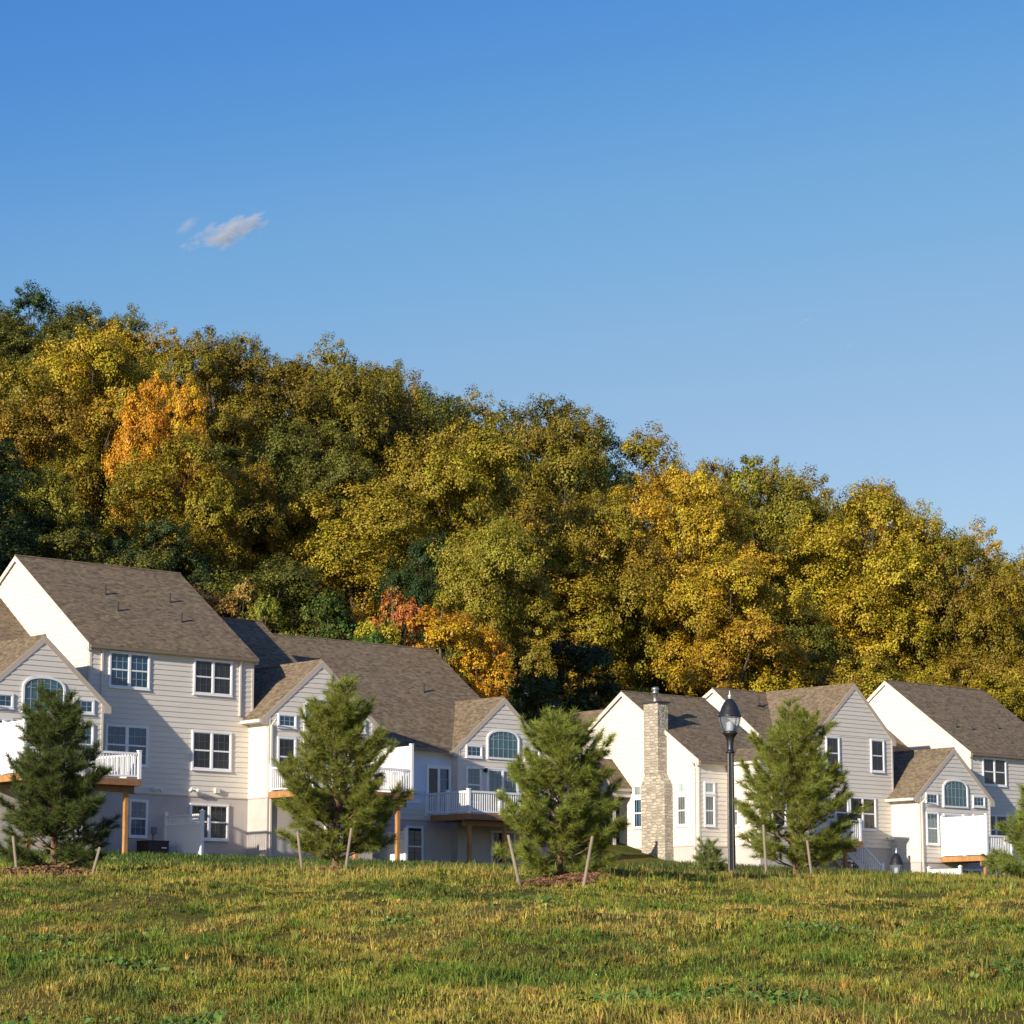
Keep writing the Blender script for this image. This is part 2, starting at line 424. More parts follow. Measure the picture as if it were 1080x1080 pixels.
    def window(s, face, plane, w0, w1, z0, z1, units=1, cols=3, rows=2, sash=2, glass=None, casing=.07, name='window', div=None):
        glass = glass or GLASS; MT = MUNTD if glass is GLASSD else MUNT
        F = face_map(face, plane); mb = s.mb(); c = casing; m = WHITE
        fbox(mb, F, w0, w0+c, .0, .075, z0, z1, m); fbox(mb, F, w1-c, w1, .0, .075, z0, z1, m)
        fbox(mb, F, w0+c, w1-c, .0, .075, z1-c, z1, m); fbox(mb, F, w0+c, w1-c, .0, .075, z0, z0+c, m)
        fbox(mb, F, w0-.02, w1+.02, .0, .10, z0-.03, z0-.002, m)
        iw0, iw1 = w0+c, w1-c; uw = (iw1-iw0)/units; pn = s.mb()
        for u in range(units):
            a = iw0+u*uw+(.045 if u else 0); b = iw0+(u+1)*uw-(.045 if u < units-1 else 0)
            if u: fbox(mb, F, iw0+u*uw-.045, iw0+u*uw+.045, .0, .07, z0+c, z1-c, m)
            # sash rails
            hz = (z1-z0-2*c)/sash
            for k in range(sash):
                za = z0+c+k*hz; zb = za+hz
                fbox(mb, F, a, a+.03, .01, .055, za, zb, m); fbox(mb, F, b-.03, b, .01, .055, za, zb, m)
                fbox(mb, F, a+.03, b-.03, .01, .055, za, za+.03, m); fbox(mb, F, a+.03, b-.03, .01, .055, zb-.03, zb, m)
                for i in range(1, cols):
                    x = a+(b-a)*i/cols; fbox(mb, F, x-.010, x+.010, .042, .049, za+.03, zb-.03, MT)
                for j in range(1, rows):
                    y = za+(zb-za)*j/rows; fbox(mb, F, a+.03, b-.03, .0425, .0485, y-.010, y+.010, MT)
            fbox(pn, F, a+.005, b-.005, .026, .036, z0+c+.005, z1-c-.005, glass)
        o = mb.build(name, s.root); pn.build('pane', o); return o

    def arch(s, plane, w0, w1, z0, zs, zt, glass=None, cols=6):
        F = face_map('front', plane); glass = glass or GLASST
        wc = (w0+w1)/2; hw = (w1-w0)/2; n = 20
        def outline(k):  # inset k
            pts = [(w0+k, z0+k), (w1-k, z0+k)]
            for i in range(n+1):
                a = math.pi*i/n; ca = math.cos(a); sa = math.sin(a)
                pts.append((wc+(hw-k)*(abs(ca)**.8)*(1 if ca > 0 else -1), zs+(zt-zs-k)*sa))
            return pts
        mb = s.mb(); o0 = outline(0); i0 = outline(.085); N_ = len(o0)
        vs = [F(a, .078, b) for a, b in o0]+[F(a, .078, b) for a, b in i0]+[F(a, 0, b) for a, b in o0]+[F(a, .02, b) for a, b in i0]
        fs = []
        for i in range(N_):
            j = (i+1) % N_
            fs += [(i, j, N_+j, N_+i), (i, 2*N_+i, 2*N_+j, j), (N_+i, N_+j, 3*N_+j, 3*N_+i)]
        mb.add(vs, fs, WHITE)
        def topz(w, k):
            q = min(1, abs(w-wc)/(hw-k)); q = q**(1/.8)
            return zs+(zt-zs-k)*math.sqrt(max(0, 1-q*q))
        iw = hw-.085
        for i in range(1, cols):
            x = wc-iw+2*iw*i/cols; fbox(mb, F, x-.012, x+.012, .042, .050, z0+.085, topz(x, .085), MUNT)
        for j in range(1, 3):
            y = z0+.085+(zs-z0-.085)*j/2; fbox(mb, F, w0+.085, w1-.085, .0425, .0495, y-.012, y+.012, MUNT)
        pts = []
        for i in range(13):
            a = math.pi*i/12; pts.append(F(wc+iw*.80*math.cos(a), .047, zs-.02+(zt-zs-.085)*.55*math.sin(a)))
        mb.tube(pts, .011, MUNT, 4)
        o = mb.build('arched_window', s.root)
        pn = s.mb(); i1 = outline(.08); pn.prism([F(a, .034, b) for a, b in i1], tuple(np.array(F(0, 0, 0))-np.array(F(0, .012, 0))), glass)
        pn.build('pane', o); return o

    def door(s, face, plane, w0, w1, z0, z1, glass=None, cols=(1, 3), rows=(1, 5)):
        """sliding patio door of two leaves"""
        glass = glass or GLASS
        F = face_map(face, plane); mb = s.mb(); c = .08
        fbox(mb, F, w0, w0+c, 0, .08, z0, z1, WHITE); fbox(mb, F, w1-c, w1, 0, .08, z0, z1, WHITE)
        fbox(mb, F, w0+c, w1-c, 0, .08, z1-c, z1, WHITE); fbox(mb, F, w0+c, w1-c, 0, .08, z0, z0+.06, WHITE)
        o = mb.build('patio_door', s.root)
        wm = (w0+w1)/2
        for k, (a, b) in enumerate(((w0+c, wm), (wm, w1-c))):
            mb = s.mb(); d = .0 if k == 0 else .012
            fbox(mb, F, a, a+.06, .02+d, .06+d, z0+.06, z1-c, WHITE); fbox(mb, F, b-.06, b, .02+d, .06+d, z0+.06, z1-c, WHITE)
            fbox(mb, F, a+.06, b-.06, .02+d, .06+d, z1-c-.07, z1-c, WHITE); fbox(mb, F, a+.06, b-.06, .02+d, .06+d, z0+.06, z0+.16, WHITE)
            for i in range(1, cols[k]):
                x = a+(b-a)*i/cols[k]; fbox(mb, F, x-.011, x+.011, .045+d, .052+d, z0+.16, z1-c-.07, MUNT)
            for j in range(1, rows[k]):
                y = z0+.16+(z1-c-.07-z0-.16)*j/rows[k]; fbox(mb, F, a+.06, b-.06, .0455+d, .0515+d, y-.011, y+.011, MUNT)
            fbox(mb, F, a+.055, b-.055, .028+d, .038+d, z0+.155, z1-c-.065, glass if k else (glass if cols[0] > 1 else GLASSD))
            mb.build('door_leaf', o)
        return o

    def railing(s, deck, p, q, z, h=.98, posts=(True, True), mid=0):
        """baluster rail along a straight edge p->q (s,t)"""
        mb = s.mb(); p = Vector((p[0], p[1])); q = Vector((q[0], q[1])); L = (q-p).length; d = (q-p)/L; nrm = Vector((-d.y, d.x))
        def bar(a, b, w, z0, z1, m=WHITE):
            A = p+d*a; B = p+d*b; n = nrm*w
            mb.hexa([(A.x-n.x, A.y-n.y, z0), (B.x-n.x, B.y-n.y, z0), (B.x+n.x, B.y+n.y, z0), (A.x+n.x, A.y+n.y, z0),
                     (A.x-n.x, A.y-n.y, z1), (B.x-n.x, B.y-n.y, z1), (B.x+n.x, B.y+n.y, z1), (A.x+n.x, A.y+n.y, z1)], m)
        bar(.06, L-.06, .045, z+h-.09, z+h); bar(.06, L-.06, .03, z+.06, z+.13)
        n = max(2, int(L/.125))
        for i in range(n):
            a = (i+.5)*L/n; bar(a-.021, a+.021, .019, z+.13, z+h-.09)
        ps = [0] if posts[0] else []
        if posts[1]: ps.append(L)
        for k in range(mid): ps.append(L*(k+1)/(mid+1))
        for a in ps:
            bar(a-.062, a+.062, .062, z+.0, z+h+.06); bar(a-.08, a+.08, .08, z+h+.062, z+h+.09)
        return mb.build('railing', deck)

    def screen(s, deck, p, q, z, h=1.95, mid=1):
        mb = s.mb(); p = Vector((p[0], p[1])); q = Vector((q[0], q[1])); L = (q-p).length; d = (q-p)/L; nrm = Vector((-d.y, d.x))
        def bar(a, b, w, z0, z1):
            A = p+d*a; B = p+d*b; n = nrm*w
            mb.hexa([(A.x-n.x, A.y-n.y, z0), (B.x-n.x, B.y-n.y, z0), (B.x+n.x, B.y+n.y, z0), (A.x+n.x, A.y+n.y, z0),
                     (A.x-n.x, A.y-n.y, z1), (B.x-n.x, B.y-n.y, z1), (B.x+n.x, B.y+n.y, z1), (A.x+n.x, A.y+n.y, z1)], WHITE)
        n = int(L/.17)
        for i in range(n):
            a = .065+(L-.13)*i/n; b = .065+(L-.13)*(i+1)/n; bar(a+.003, b-.003, .012, z+.10, z+h-.08)
        bar(.065, L-.065, .03, z+.04, z+.12); bar(.065, L-.065, .03, z+h-.12, z+h-.03)
        for k in range(mid+2):
            a = L*k/(mid+1); bar(a-.062, a+.062, .062, z, z+h+.03); bar(a-.075, a+.075, .075, z+h+.032, z+h+.06)
        return mb.build('privacy_screen', deck)

    def deck(s, s0, s1, t0, t1, z, zb, posts=()):
        """timber platform between t0 (front) and t1 (house)"""
        mb = s.mb()
        n = int((t1-t0)/.14)
        for i in range(n): mb.box(s0, s1, t0+i*(t1-t0)/n+.004, t0+(i+1)*(t1-t0)/n-.004, z-.035, z, WOOD)
        mb.box(s0, s1, t0+.003, t0+.043, z-.26, z-.037, WOODD); mb.box(s0+.003, s0+.043, t0+.044, t1, z-.26, z-.037, WOOD)
        mb.box(s1-.043, s1-.003, t0+.044, t1, z-.26, z-.037, WOODD)
        k = s0+.4
        while k < s1-.2: mb.box(k, k+.04, t0+.05, t1, z-.25, z-.04, WOODD); k += .4
        mb.box(s0+.05, s1-.05, t0+.40, t0+.50, z-.50, z-.262, WOODD)
        d = mb.build('deck', s.root)
        for (ps, pt) in posts:
            mb = s.mb(); mb.box(ps-.075, ps+.075, pt-.075, pt+.075, zb, z-.50, WOOD)
            mb.prism([(ps-.077, pt-.01, z-.50), (ps-.077, pt+.01, z-.50), (ps+.45, pt+.01, z-.505), (ps+.45, pt-.01, z-.505)], (0, 0, -.03), WOODD)
            mb.build('deck_post', d)
        return d
    def floodlight(s, plane, w, z, label=None):
        F = face_map('front', plane); mb = s.mb()
        c = F(w, .05, z); fbox(mb, F, w-.05, w+.05, .03, .07, z-.05, z+.05, LAMPW)
        for q in (-1, 1):
            a = F(w, .07, z); b = F(w+q*.12, .16, z-.03); mb.tube([a, b], .02, LAMPW, 6)
            e = F(w+q*.20, .24, z-.08); mb.tube([b, e], [.05, .085], LAMPW, 10)
        mb.build('flood_light', s.root, True)
    def pipe(s, roof, ss, tt, z, h=.42, r=.045):
        mb = s.mb(); mb.lathe((ss, tt, z-.12), [(r*2.2, 0), (r*2.0, .10), (r, .16), (r, h+.12), (r*1.15, h+.13), (r*1.1, h+.15)], VENT, 10)
        mb.build('vent_pipe', roof)

# ================================================================== HOUSES
# ---- the tall twin at the left: high middle block, low blocks and front gable wings either side
def twin_wing(h, sc, dz, darklow=False):
    h.volume('t', sc-2.68, sc+2.68, 92.5, 98.5, 11.90+dz, 14.15+dz, 8.62+dz, 5.6+dz, over=.34, rake=.03, faces=('front', 'left', 'right'), back=False,
             downs=[('front', sc-2.55, 11.75+dz, 5.9+dz)])
    h.arch(92.5, sc-.94, sc+.94, 11.33+dz, 12.28+dz, 12.73+dz)
    g = GLASSD if darklow else GLASST
    for q in (-1, 1):
        h.window('front', 92.5, sc+q*1.78-.46, sc+q*1.78+.46, 11.42+dz, 11.99+dz, sash=1, cols=3, rows=2, glass=GLASS)
        h.window('front', 92.5, sc+q*1.78-.46, sc+q*1.78+.46, 9.45+dz, 11.06+dz, glass=g)
    h.door('front', 92.5, sc-.95, sc+.93, 8.86+dz, 11.02+dz, glass=GLASST, cols=(3, 3), rows=(5, 5))
    # basement window below the deck
    h.window('front', 92.5, sc+.2, sc+1.9, 6.95+dz, 8.35+dz, units=2, glass=GLASSD)

h1 = House('clapboard_twin_house', 51.0, 92.5, 6.0, 'tallest house at the left, brown roof with four vent pipes and gabled wings either side')
h1.volume('s', 49.95, 59.78, 93.85, 107.4, 11.60, 16.72, 8.62, 5.6, ridge=100.7, over=.22, rake=.0, faces=('front', 'left'))
h1.volume('s', 67.66, 73.0, 93.85, 107.4, 11.60, 16.72, 8.62, 5.6, ridge=100.7, over=.22, rake=.0, faces=('front', 'right'))
ra = h1.volume('s', 59.80, 67.64, 93.83, 105.0, 14.27, 18.23, 8.62, 5.6, ridge=99.38, over=.15, rake=.12, faces=('front', 'left', 'right'),
               downs=[('front', 60.35, 14.2, 12.4), ('front', 66.95, 14.2, 11.9)])
for (a, b, z) in ((62.62, 97.2, 16.80), (62.52, 96.1, 16.0), (65.7, 97.1, 16.74), (65.37, 95.75, 15.74)): h1.pipe(ra, a, b, z-.05)
h1.window('front', 93.83, 60.69, 62.58, 12.67, 14.11, units=2)
h1.window('front', 93.83, 64.68, 66.56, 12.66, 14.10, units=2, glass=GLASSD)
h1.window('front', 93.83, 60.59, 62.57, 9.65, 11.25, units=2)
h1.window('front', 93.83, 64.65, 66.57, 9.65, 11.22, units=2, glass=GLASSD)
h1.window('front', 93.83, 61.75, 62.62, 6.88, 8.36)
h1.window('front', 93.83, 64.62, 66.48, 6.88, 8.32, units=2, glass=GLASSD)
h1.floodlight(93.83, 62.95, 8.82); h1.floodlight(93.83, 64.70, 8.88)
mb = h1.mb(); fbox(mb, face_map('front', 93.83), 65.76, 65.98, .03, .15, 8.76, 8.96, CREAM); mb.build('dryer_vent', h1.root)
mb = h1.mb(); fbox(mb, face_map('front', 93.83), 62.82, 63.02, .0, .12, 7.05, 7.32, GREYBOX); fbox(mb, face_map('front', 93.83), 62.89, 62.93, .0, .04, 6.5, 7.05, GREYBOX); mb.build('meter_box', h1.root)
# the tall block of the next house along, just outside the picture
h0 = House('clapboard_twin_house', 42.0, 93.83, 6.0, 'next tall clapboard house of the row, beyond the left edge')
h0.volume('s', 42.0, 49.8, 93.83, 105.0, 14.27, 18.23, 8.62, 5.6, ridge=99.38, over=.15, rake=.12, faces=('front', 'right'))
for a in (43.0, 47.0):
    for z0 in (12.66, 9.65, 6.88): h0.window('front', 93.83, a, a+1.9, z0, z0+1.45, units=2)
twin_wing(h1, 56.95, 0); twin_wing(h1, 70.13, 0, True)
d = h1.deck(54.33, 59.45, 89.5, 92.46, 8.82, 5.6, posts=((59.07, 89.95), (54.9, 89.95)))
h1.screen(d, (54.40, 92.40), (54.40, 89.57), 8.82); h1.railing(d, (54.46, 89.57), (59.38, 89.57), 8.82, mid=1); h1.railing(d, (59.38, 89.64), (59.38, 92.40), 8.82, posts=(False, True))
d = h1.deck(67.49, 72.55, 89.5, 92.46, 8.82, 5.6, posts=((72.08, 89.95), (69.95, 89.95)))
h1.railing(d, (67.56, 92.40), (67.56, 89.57), 8.82); h1.railing(d, (67.63, 89.57), (72.40, 89.57), 8.82, mid=1, posts=(False, False))
h1.screen(d, (72.48, 92.40), (72.48, 89.57), 8.82); h1.railing(d, (72.25, 92.40), (72.25, 89.66), 8.82, posts=(False, False))

# ---- low broad house with unfinished back wall
h2 = House('low_clapboard_house', 73.2, 96.0, 6.0, 'low house with the widest roof and pale blue house wrap above its deck')
rb = h2.volume('s', 73.15, 84.8, 96.42, 109.6, 11.46, 16.60, 8.25, 5.4, ridge=103.3, over=.25, rake=.12, faces=('front', 'right'), wrap=(8.78, 10.95))
h2.pipe(rb, 81.6, 100.0, 14.25)
h2.volume('t', 80.3, 85.7, 96.0, 101.2, 11.43, 13.70, 8.25, 5.4, over=.30, rake=.03, faces=('front', 'left', 'right'), back=False)
h2.arch(96.0, 81.95, 83.85, 11.05, 11.93, 12.38)
for a in (80.74, 84.15):
    h2.window('front', 96.0, a, a+.92, 11.05, 11.62, sash=1); h2.window('front', 96.0, a, a+.88, 9.06, 10.66, glass=GLASST)
h2.door('front', 96.0, 81.92, 83.80, 8.46, 10.68, glass=GLASST, cols=(3, 3), rows=(5, 5))
h2.door('front', 96.42, 78.82, 80.22, 8.50, 10.66, glass=GLASS, cols=(1, 3), rows=(1, 4))
h2.window('front', 96.42, 77.72, 78.66, 6.2, 7.97, cols=2, rows=3, sash=2, glass=GLASSD)
h2.window('front', 96.0, 82.2, 83.6, 6.3, 7.9, units=2, glass=GLASSD)
mb = h2.mb(); F = face_map('front', 96.0); fbox(mb, F, 81.76, 81.86, .03, .10, 10.46, 10.60, BLACKM); p = F(81.81, .16, 10.42)
mb.lathe((p[0], p[1], p[2]), [(.03, 0), (.07, .03), (.07, .16), (.02, .22)], BLACKM, 8); mb.build('wall_lantern', h2.root)
d = h2.deck(78.73, 85.7, 93.41, 95.96, 8.42, 5.4, posts=((79.15, 93.85), (81.15, 93.85), (84.6, 93.85)))
h2.railing(d, (78.80, 96.38), (78.80, 93.48), 8.42, mid=1); h2.railing(d, (78.87, 93.48), (85.6, 93.48), 8.42, mid=3, posts=(False, True))
# loose boards leaning under the wrap
mb = h2.mb(); F = face_map('front', 96.42); fbox(mb, F, 77.5, 78.5, .03, .06, 9.35, 9.5, CREAM); fbox(mb, F, 77.2, 78.5, .03, .06, 8.95, 9.12, WHITE); mb.build('wrap_flashing', h2.root)

# ---- house with the stone chimney
h3 = House('chimney_house', 92.0, 92.85, 6.2, 'white sided house with a tall stone chimney climbing its sunlit gable wall')
rc = h3.volume('s', 92.0, 97.25, 92.85, 102.8, 11.30, 14.67, 7.44, 5.2, ridge=97.8, over=.20, rake=.15, faces=('front', 'left', 'right'),
               downs=[('left', 93.02, 11.25, 6.4)])
def tall_window(h, face, plane, w0, w1, zb_, zt_, zs_, dark, trans=GLASSP):
    h.window(face, plane, w0, w1, zs_, zt_, sash=1, cols=2, rows=1, glass=trans, name='transom_window')
    h.window(face, plane, w0, w1, zb_, zs_-.035, sash=2, cols=3, rows=1, glass=dark)
tall_window(h3, 'left', 92.0, 93.58, 94.22, 8.33, 10.38, 9.80, GLASSB)
tall_window(h3, 'left', 92.0, 96.50, 97.14, 8.33, 10.38, 9.80, GLASS)
tall_window(h3, 'front', 92.85, 92.34, 93.02, 8.29, 10.35, 9.78, GLASSB)
h3.window('front', 92.85, 92.22, 92.96, 6.78, 7.2, sash=1, cols=1, rows=1, glass=GLASSB, name='basement_window')
# chimney
mb = h3.mb()
mb.box(91.45, 92.02, 94.50, 96.06, 5.4, 10.25, STONE)
mb.prism([(91.45, 94.50, 10.252), (91.45, 96.06, 10.252), (91.45, 95.80, 10.78), (91.45, 94.86, 10.78)], (.60, 0, 0), STONE)
mb.box(91.40, 92.06, 94.86, 95.80, 10.782, 14.05, STONE)
mb.box(91.33, 92.14, 94.79, 95.87, 14.052, 14.13, VENT)
ch = mb.build('chimney', h3.root)
mb = h3.mb(); mb.lathe((91.72, 95.35, 14.10), [(.13, 0), (.11, .05), (.11, .42), (.17, .44), (.17, .50), (.10, .52), (.10, .56), (.19, .58), (.17, .70), (.03, .74)], STEEL, 14); mb.build('flue', ch, True)
# side porch
mb = h3.mb(); zr_, ze_ = 11.62, 10.22
for q in (-1, 1):
    vs = [(90.72, 98.6+q*1.42, ze_-.08), (92.0, 98.6+q*1.42, ze_-.08), (92.0, 98.6, zr_), (90.72, 98.6, zr_)]
    mb.add([(x, y, z+.05) for x, y, z in vs], [(0, 1, 2, 3)], SHINGLE); mb.add([(x, y, z-.06) for x, y, z in vs], [(0, 1, 2, 3)], TRIM)
    mb.add([(90.72, 98.6+q*1.42, ze_-.03), (90.72, 98.6, zr_+.05), (90.72, 98.6, zr_-.14), (90.72, 98.6+q*1.42, ze_-.22)], [(0, 1, 2, 3)], TRIM)
    mb.add([(90.72, 98.6+q*1.42, ze_-.03), (92.0, 98.6+q*1.42, ze_-.03), (92.0, 98.6+q*1.42, ze_-.16), (90.72, 98.6+q*1.42, ze_-.16)], [(0, 1, 2, 3)], TRIM)
mb.prism([(90.86, 97.35, ze_-.15), (90.86, 99.85, ze_-.15), (90.86, 98.6, zr_-.12)], (.06, 0, 0), PORCHG)
mb.box(90.84, 91.98, 97.30, 97.44, ze_-.42, ze_-.152, CREAM)
po = mb.build('porch_roof', h3.root)
for yy in (97.40, 99.78):
    mb = h3.mb(); mb.box(90.86, 91.02, yy-.08, yy+.08, 6.4, ze_-.423, CREAM); mb.build('porch_post', po)
mb = h3.mb(); mb.box(90.7, 91.98, 97.2, 99.9, 6.4, 7.45, STUCCO); mb.build('porch_floor', po)
mb = h3.mb(); fbox(mb, face_map('left', 92.0), 98.1, 99.0, .04, .09, 7.5, 9.55, DARKIN); mb.build('door', h3.root)
# front bay with hipped roof
mb = h3.mb(); F = face_map('left', 93.84)
mb.box(93.84, 97.15, 90.75, 92.9, 5.2, 11.13, STUCCO)
siding(mb, F, 90.85, 92.8, 7.44, 11.13); siding(mb, face_map('front', 90.75), 93.94, 97.05, 7.44, 11.13)
fbox(mb, F, 90.75, 90.85, 0, .032, 7.42, 11.13, CREAM); fbox(mb, face_map('front', 90.75), 93.84, 93.94, 0, .032, 7.42, 11.13, CREAM)
bay = mb.build('bay_wall', h3.root)
mb = h3.mb(); e = .16
A = [(93.84-e, 94.6, 11.26), (93.84-e, 90.75-e, 11.26), (97.15+e, 90.75-e, 11.26), (97.15+e, 94.6, 11.26)]
Rg = [(95.5, 92.4, 11.95), (95.5, 95.0, 12.2)]
mb.add(A+Rg, [(0, 1, 4, 5), (1, 2, 4), (2, 3, 5, 4)], SHINGLE); mb.box(93.84-e+.003, 97.15+e-.003, 90.75-e+.003, 93.0, 11.135, 11.255, CREAM)
mb.build('bay_roof', h3.root)
h3.window('left', 93.84, 92.05, 92.68, 8.29, 9.75, sash=2, cols=3, rows=1, glass=GLASSB)
h3.window('front', 90.75, 94.6, 96.4, 8.3, 9.8, units=2, glass=GLASSD)
# rear gabled ell
h3.volume('t', 92.2, 96.4, 99.0, 104.0, 12.55, 14.18, 7.4, 5.4, over=.2, rake=.12, faces=('left',), back=True)

# ---- house with the two-window gable
h4 = House('two_window_gable_house', 100.6, 94.33, 5.2, 'house whose front gable holds two narrow dark upper windows')
rd = h4.volume('s', 100.62, 107.05, 97.4, 104.6, 13.28, 15.58, 7.76, 4.2, ridge=100.35, over=.25, rake=.13, faces=('front', 'left'))
h4.volume('t', 101.65, 107.05, 94.33, 101.0, 13.16, 15.60, 7.76, 4.2, over=.24, rake=.03, faces=('front', 'left', 'right'), back=False)
h4.pipe(rd, 102.6, 99.2, 15.05, .22)
h4.window('front', 94.33, 102.17, 103.13, 11.42, 13.06, cols=2, rows=1, glass=GLASSD)
h4.window('front', 94.33, 105.40, 106.38, 11.46, 13.08, cols=2, rows=1, glass=GLASSD)
h4.window('front', 94.33, 103.78, 105.68, 8.58, 10.19, units=2, glass=GLASSD, cols=3, rows=1)
h4.window('front', 94.33, 102.72, 103.70, 8.58, 10.19, glass=GLASSD, cols=3, rows=1)
h4.window('front', 94.33, 103.30, 104.4, 5.8, 7.13, units=2, glass=GLASS)
h4.window('left', 101.65, 95.2, 96.1, 11.5, 13.0, glass=GLASSD)
d = h4.deck(98.2, 101.9, 91.75, 94.29, 7.87, 4.2, posts=((99.45, 92.1), (101.0, 92.1)))
h4.railing(d, (98.3, 91.85), (101.8, 91.85), 7.87, mid=1); h4.railing(d, (101.83, 91.92), (101.83, 94.2), 7.87, posts=(False, False))
mb = h4.mb()
for i in range(10):
    z = 7.70-.19*i; a = 101.95+.27*i; mb.box(a, a+.30, 93.0, 94.2, z-.04, z, WOODD)
for yy in (93.0, 94.2): mb.prism([(101.92, yy-.02, 7.74), (104.65, yy-.02, 5.82), (104.65, yy-.02, 5.55), (101.92, yy-.02, 7.42)], (0, .04, 0), CREAM)
st = mb.build('deck_stairs', h4.root)
mb = h4.mb()
mb.prism([(101.92, 92.97, 8.72), (104.65, 92.97, 6.80), (104.65, 92.97, 6.70), (101.92, 92.97, 8.62)], (0, .06, 0), WHITE)
for i in range(18):
    a = 102.0+.15*i; z = 7.70-.703*(a-101.92); mb.box(a-.02, a+.02, 92.98, 93.02, z-.05, z+.90, WHITE)
mb.box(104.58, 104.7, 92.94, 93.06, 5.0, 6.95, WHITE); mb.build('stair_railing', st)
h4.floodlight(94.33, 106.55, 8.25)

# ---- right hand twin, cut by the picture's edge
h5 = House('arched_window_twin_house', 107.1, 92.5, 4.6, 'rightmost house, roof cut off by the picture edge, arched window over a white deck screen')
DS, DZ = 52.6, -1.56
h5.volume('s', 107.1, 112.38, 93.85, 107.4, 11.60+DZ, 16.72+DZ, 8.62+DZ, 4.0, ridge=100.7, over=.22, rake=.0, faces=('front',))
rh = h5.volume('s', 112.40, 120.24, 93.83, 105.0, 14.27+DZ, 18.23+DZ, 8.62+DZ, 4.0, ridge=99.38, over=.15, rake=.12, faces=('front', 'left', 'right'))
for (a, b, z) in ((113.55, 95.7, 14.2), (114.7, 95.6, 14.1), (117.2, 95.9, 14.3)): h5.pipe(rh, a, b, z-.1, .3)
twin_wing(h5, 109.55, DZ)
for z0, z1, gg in ((11.11, 12.55, GLASSD), (8.09, 9.67, GLASSD), (5.35, 6.92, GLASS)):
    h5.window('front', 93.83, 113.30, 115.16, z0, z1, units=2, glass=gg)
    h5.window('front', 93.83, 117.25, 119.15, z0, z1, units=2, glass=gg)
d = h5.deck(108.35, 110.35, 89.55, 92.46, 7.32, 4.0, posts=((108.75, 90.0), (110.2, 90.0)))
h5.screen(d, (108.42, 92.40), (108.42, 89.62), 7.32); h5.railing(d, (108.48, 89.62), (110.28, 89.62), 7.32, posts=(False, True)); h5.railing(d, (110.28, 89.7), (110.28, 92.4), 7.32, posts=(False, True))

# ================================================================== YARD THINGS
def yard_fence(name, label, s, t0, t1, ztop, lattice):
    root = empty(name, W(s, t0, ztop-1.8), AZ); tag(root, label, 'fence')
    L = t1-t0
    for k in range(3 if L > 3 else 2):
        y = L*k/(2 if L > 3 else 1)
        mb = MB(); mb.box(-.06, .06, y-.06, y+.06, -.8, 1.86, WHITE); mb.box(-.08, .08, y-.08, y+.08, 1.862, 1.90, WHITE)
        mb.add([(-.08, y-.08, 1.902), (.08, y-.08, 1.902), (.08, y+.08, 1.902), (-.08, y+.08, 1.902), (0, y, 1.97)], [(0, 1, 4), (1, 2, 4), (2, 3, 4), (3, 0, 4)], WHITE)
        mb.build('fence_post', root)
    mb = MB(); h = 1.80; lt = .34 if lattice else 0
    n = int(L/.16)
    for i in range(n): mb.box(-.012, .012, .07+(L-.14)*i/n+.003, .07+(L-.14)*(i+1)/n-.003, -.6, h-lt-.09, WHITE)
    mb.box(-.035, .035, .062, L-.062, h-lt-.10, h-lt-.02, WHITE)
    if lattice:
        m = int(L/.10)
        for i in range(m):
            y = .07+(L-.14)*(i+.5)/m; mb.box(-.014, .014, y-.02, y+.02, h-lt-.018, h-.07, WHITE)
    mb.box(-.035, .035, .062, L-.062, h-.068, h, WHITE)
    mb.build('fence_panel', root); return root
yard_fence('yard_fence', 'short white yard fence with slotted top, standing in shade beside the dark air conditioner', 63.46, 91.27, 93.76, 7.76, True)
yard_fence('yard_fence', 'sunlit white yard fence with slotted top, behind the deck post right of the second pine', 74.0, 91.8, 96.3, 7.44, True)
yard_fence('yard_fence', 'low plain white yard fence peeping over the grass below the rightmost deck screen', 107.35, 90.42, 92.4, 6.68, False)

ac = empty('air_conditioner', W(61.75, 92.4, 5.98), AZ); tag(ac, 'dark air conditioner box on the ground against the tallest house', 'air conditioner')
mb = MB(); mb.box(0, .95, 0, .8, 0, .70, ACM); mb.box(-.02, .97, -.02, .82, .702, .74, ACM)
mb.box(.62, .85, -.012, -.002, .44, .49, LAMPW)
mb.build('casing', ac)
mb = MB()
for i in range(9): mb.box(.03, .55, -.018, -.004, .06+.07*i, .085+.07*i, VENT)
for i in range(8): mb.box(-.018, -.004, .05, .75, .08+.07*i, .10+.07*i, VENT)
mb.build('grille', ac)

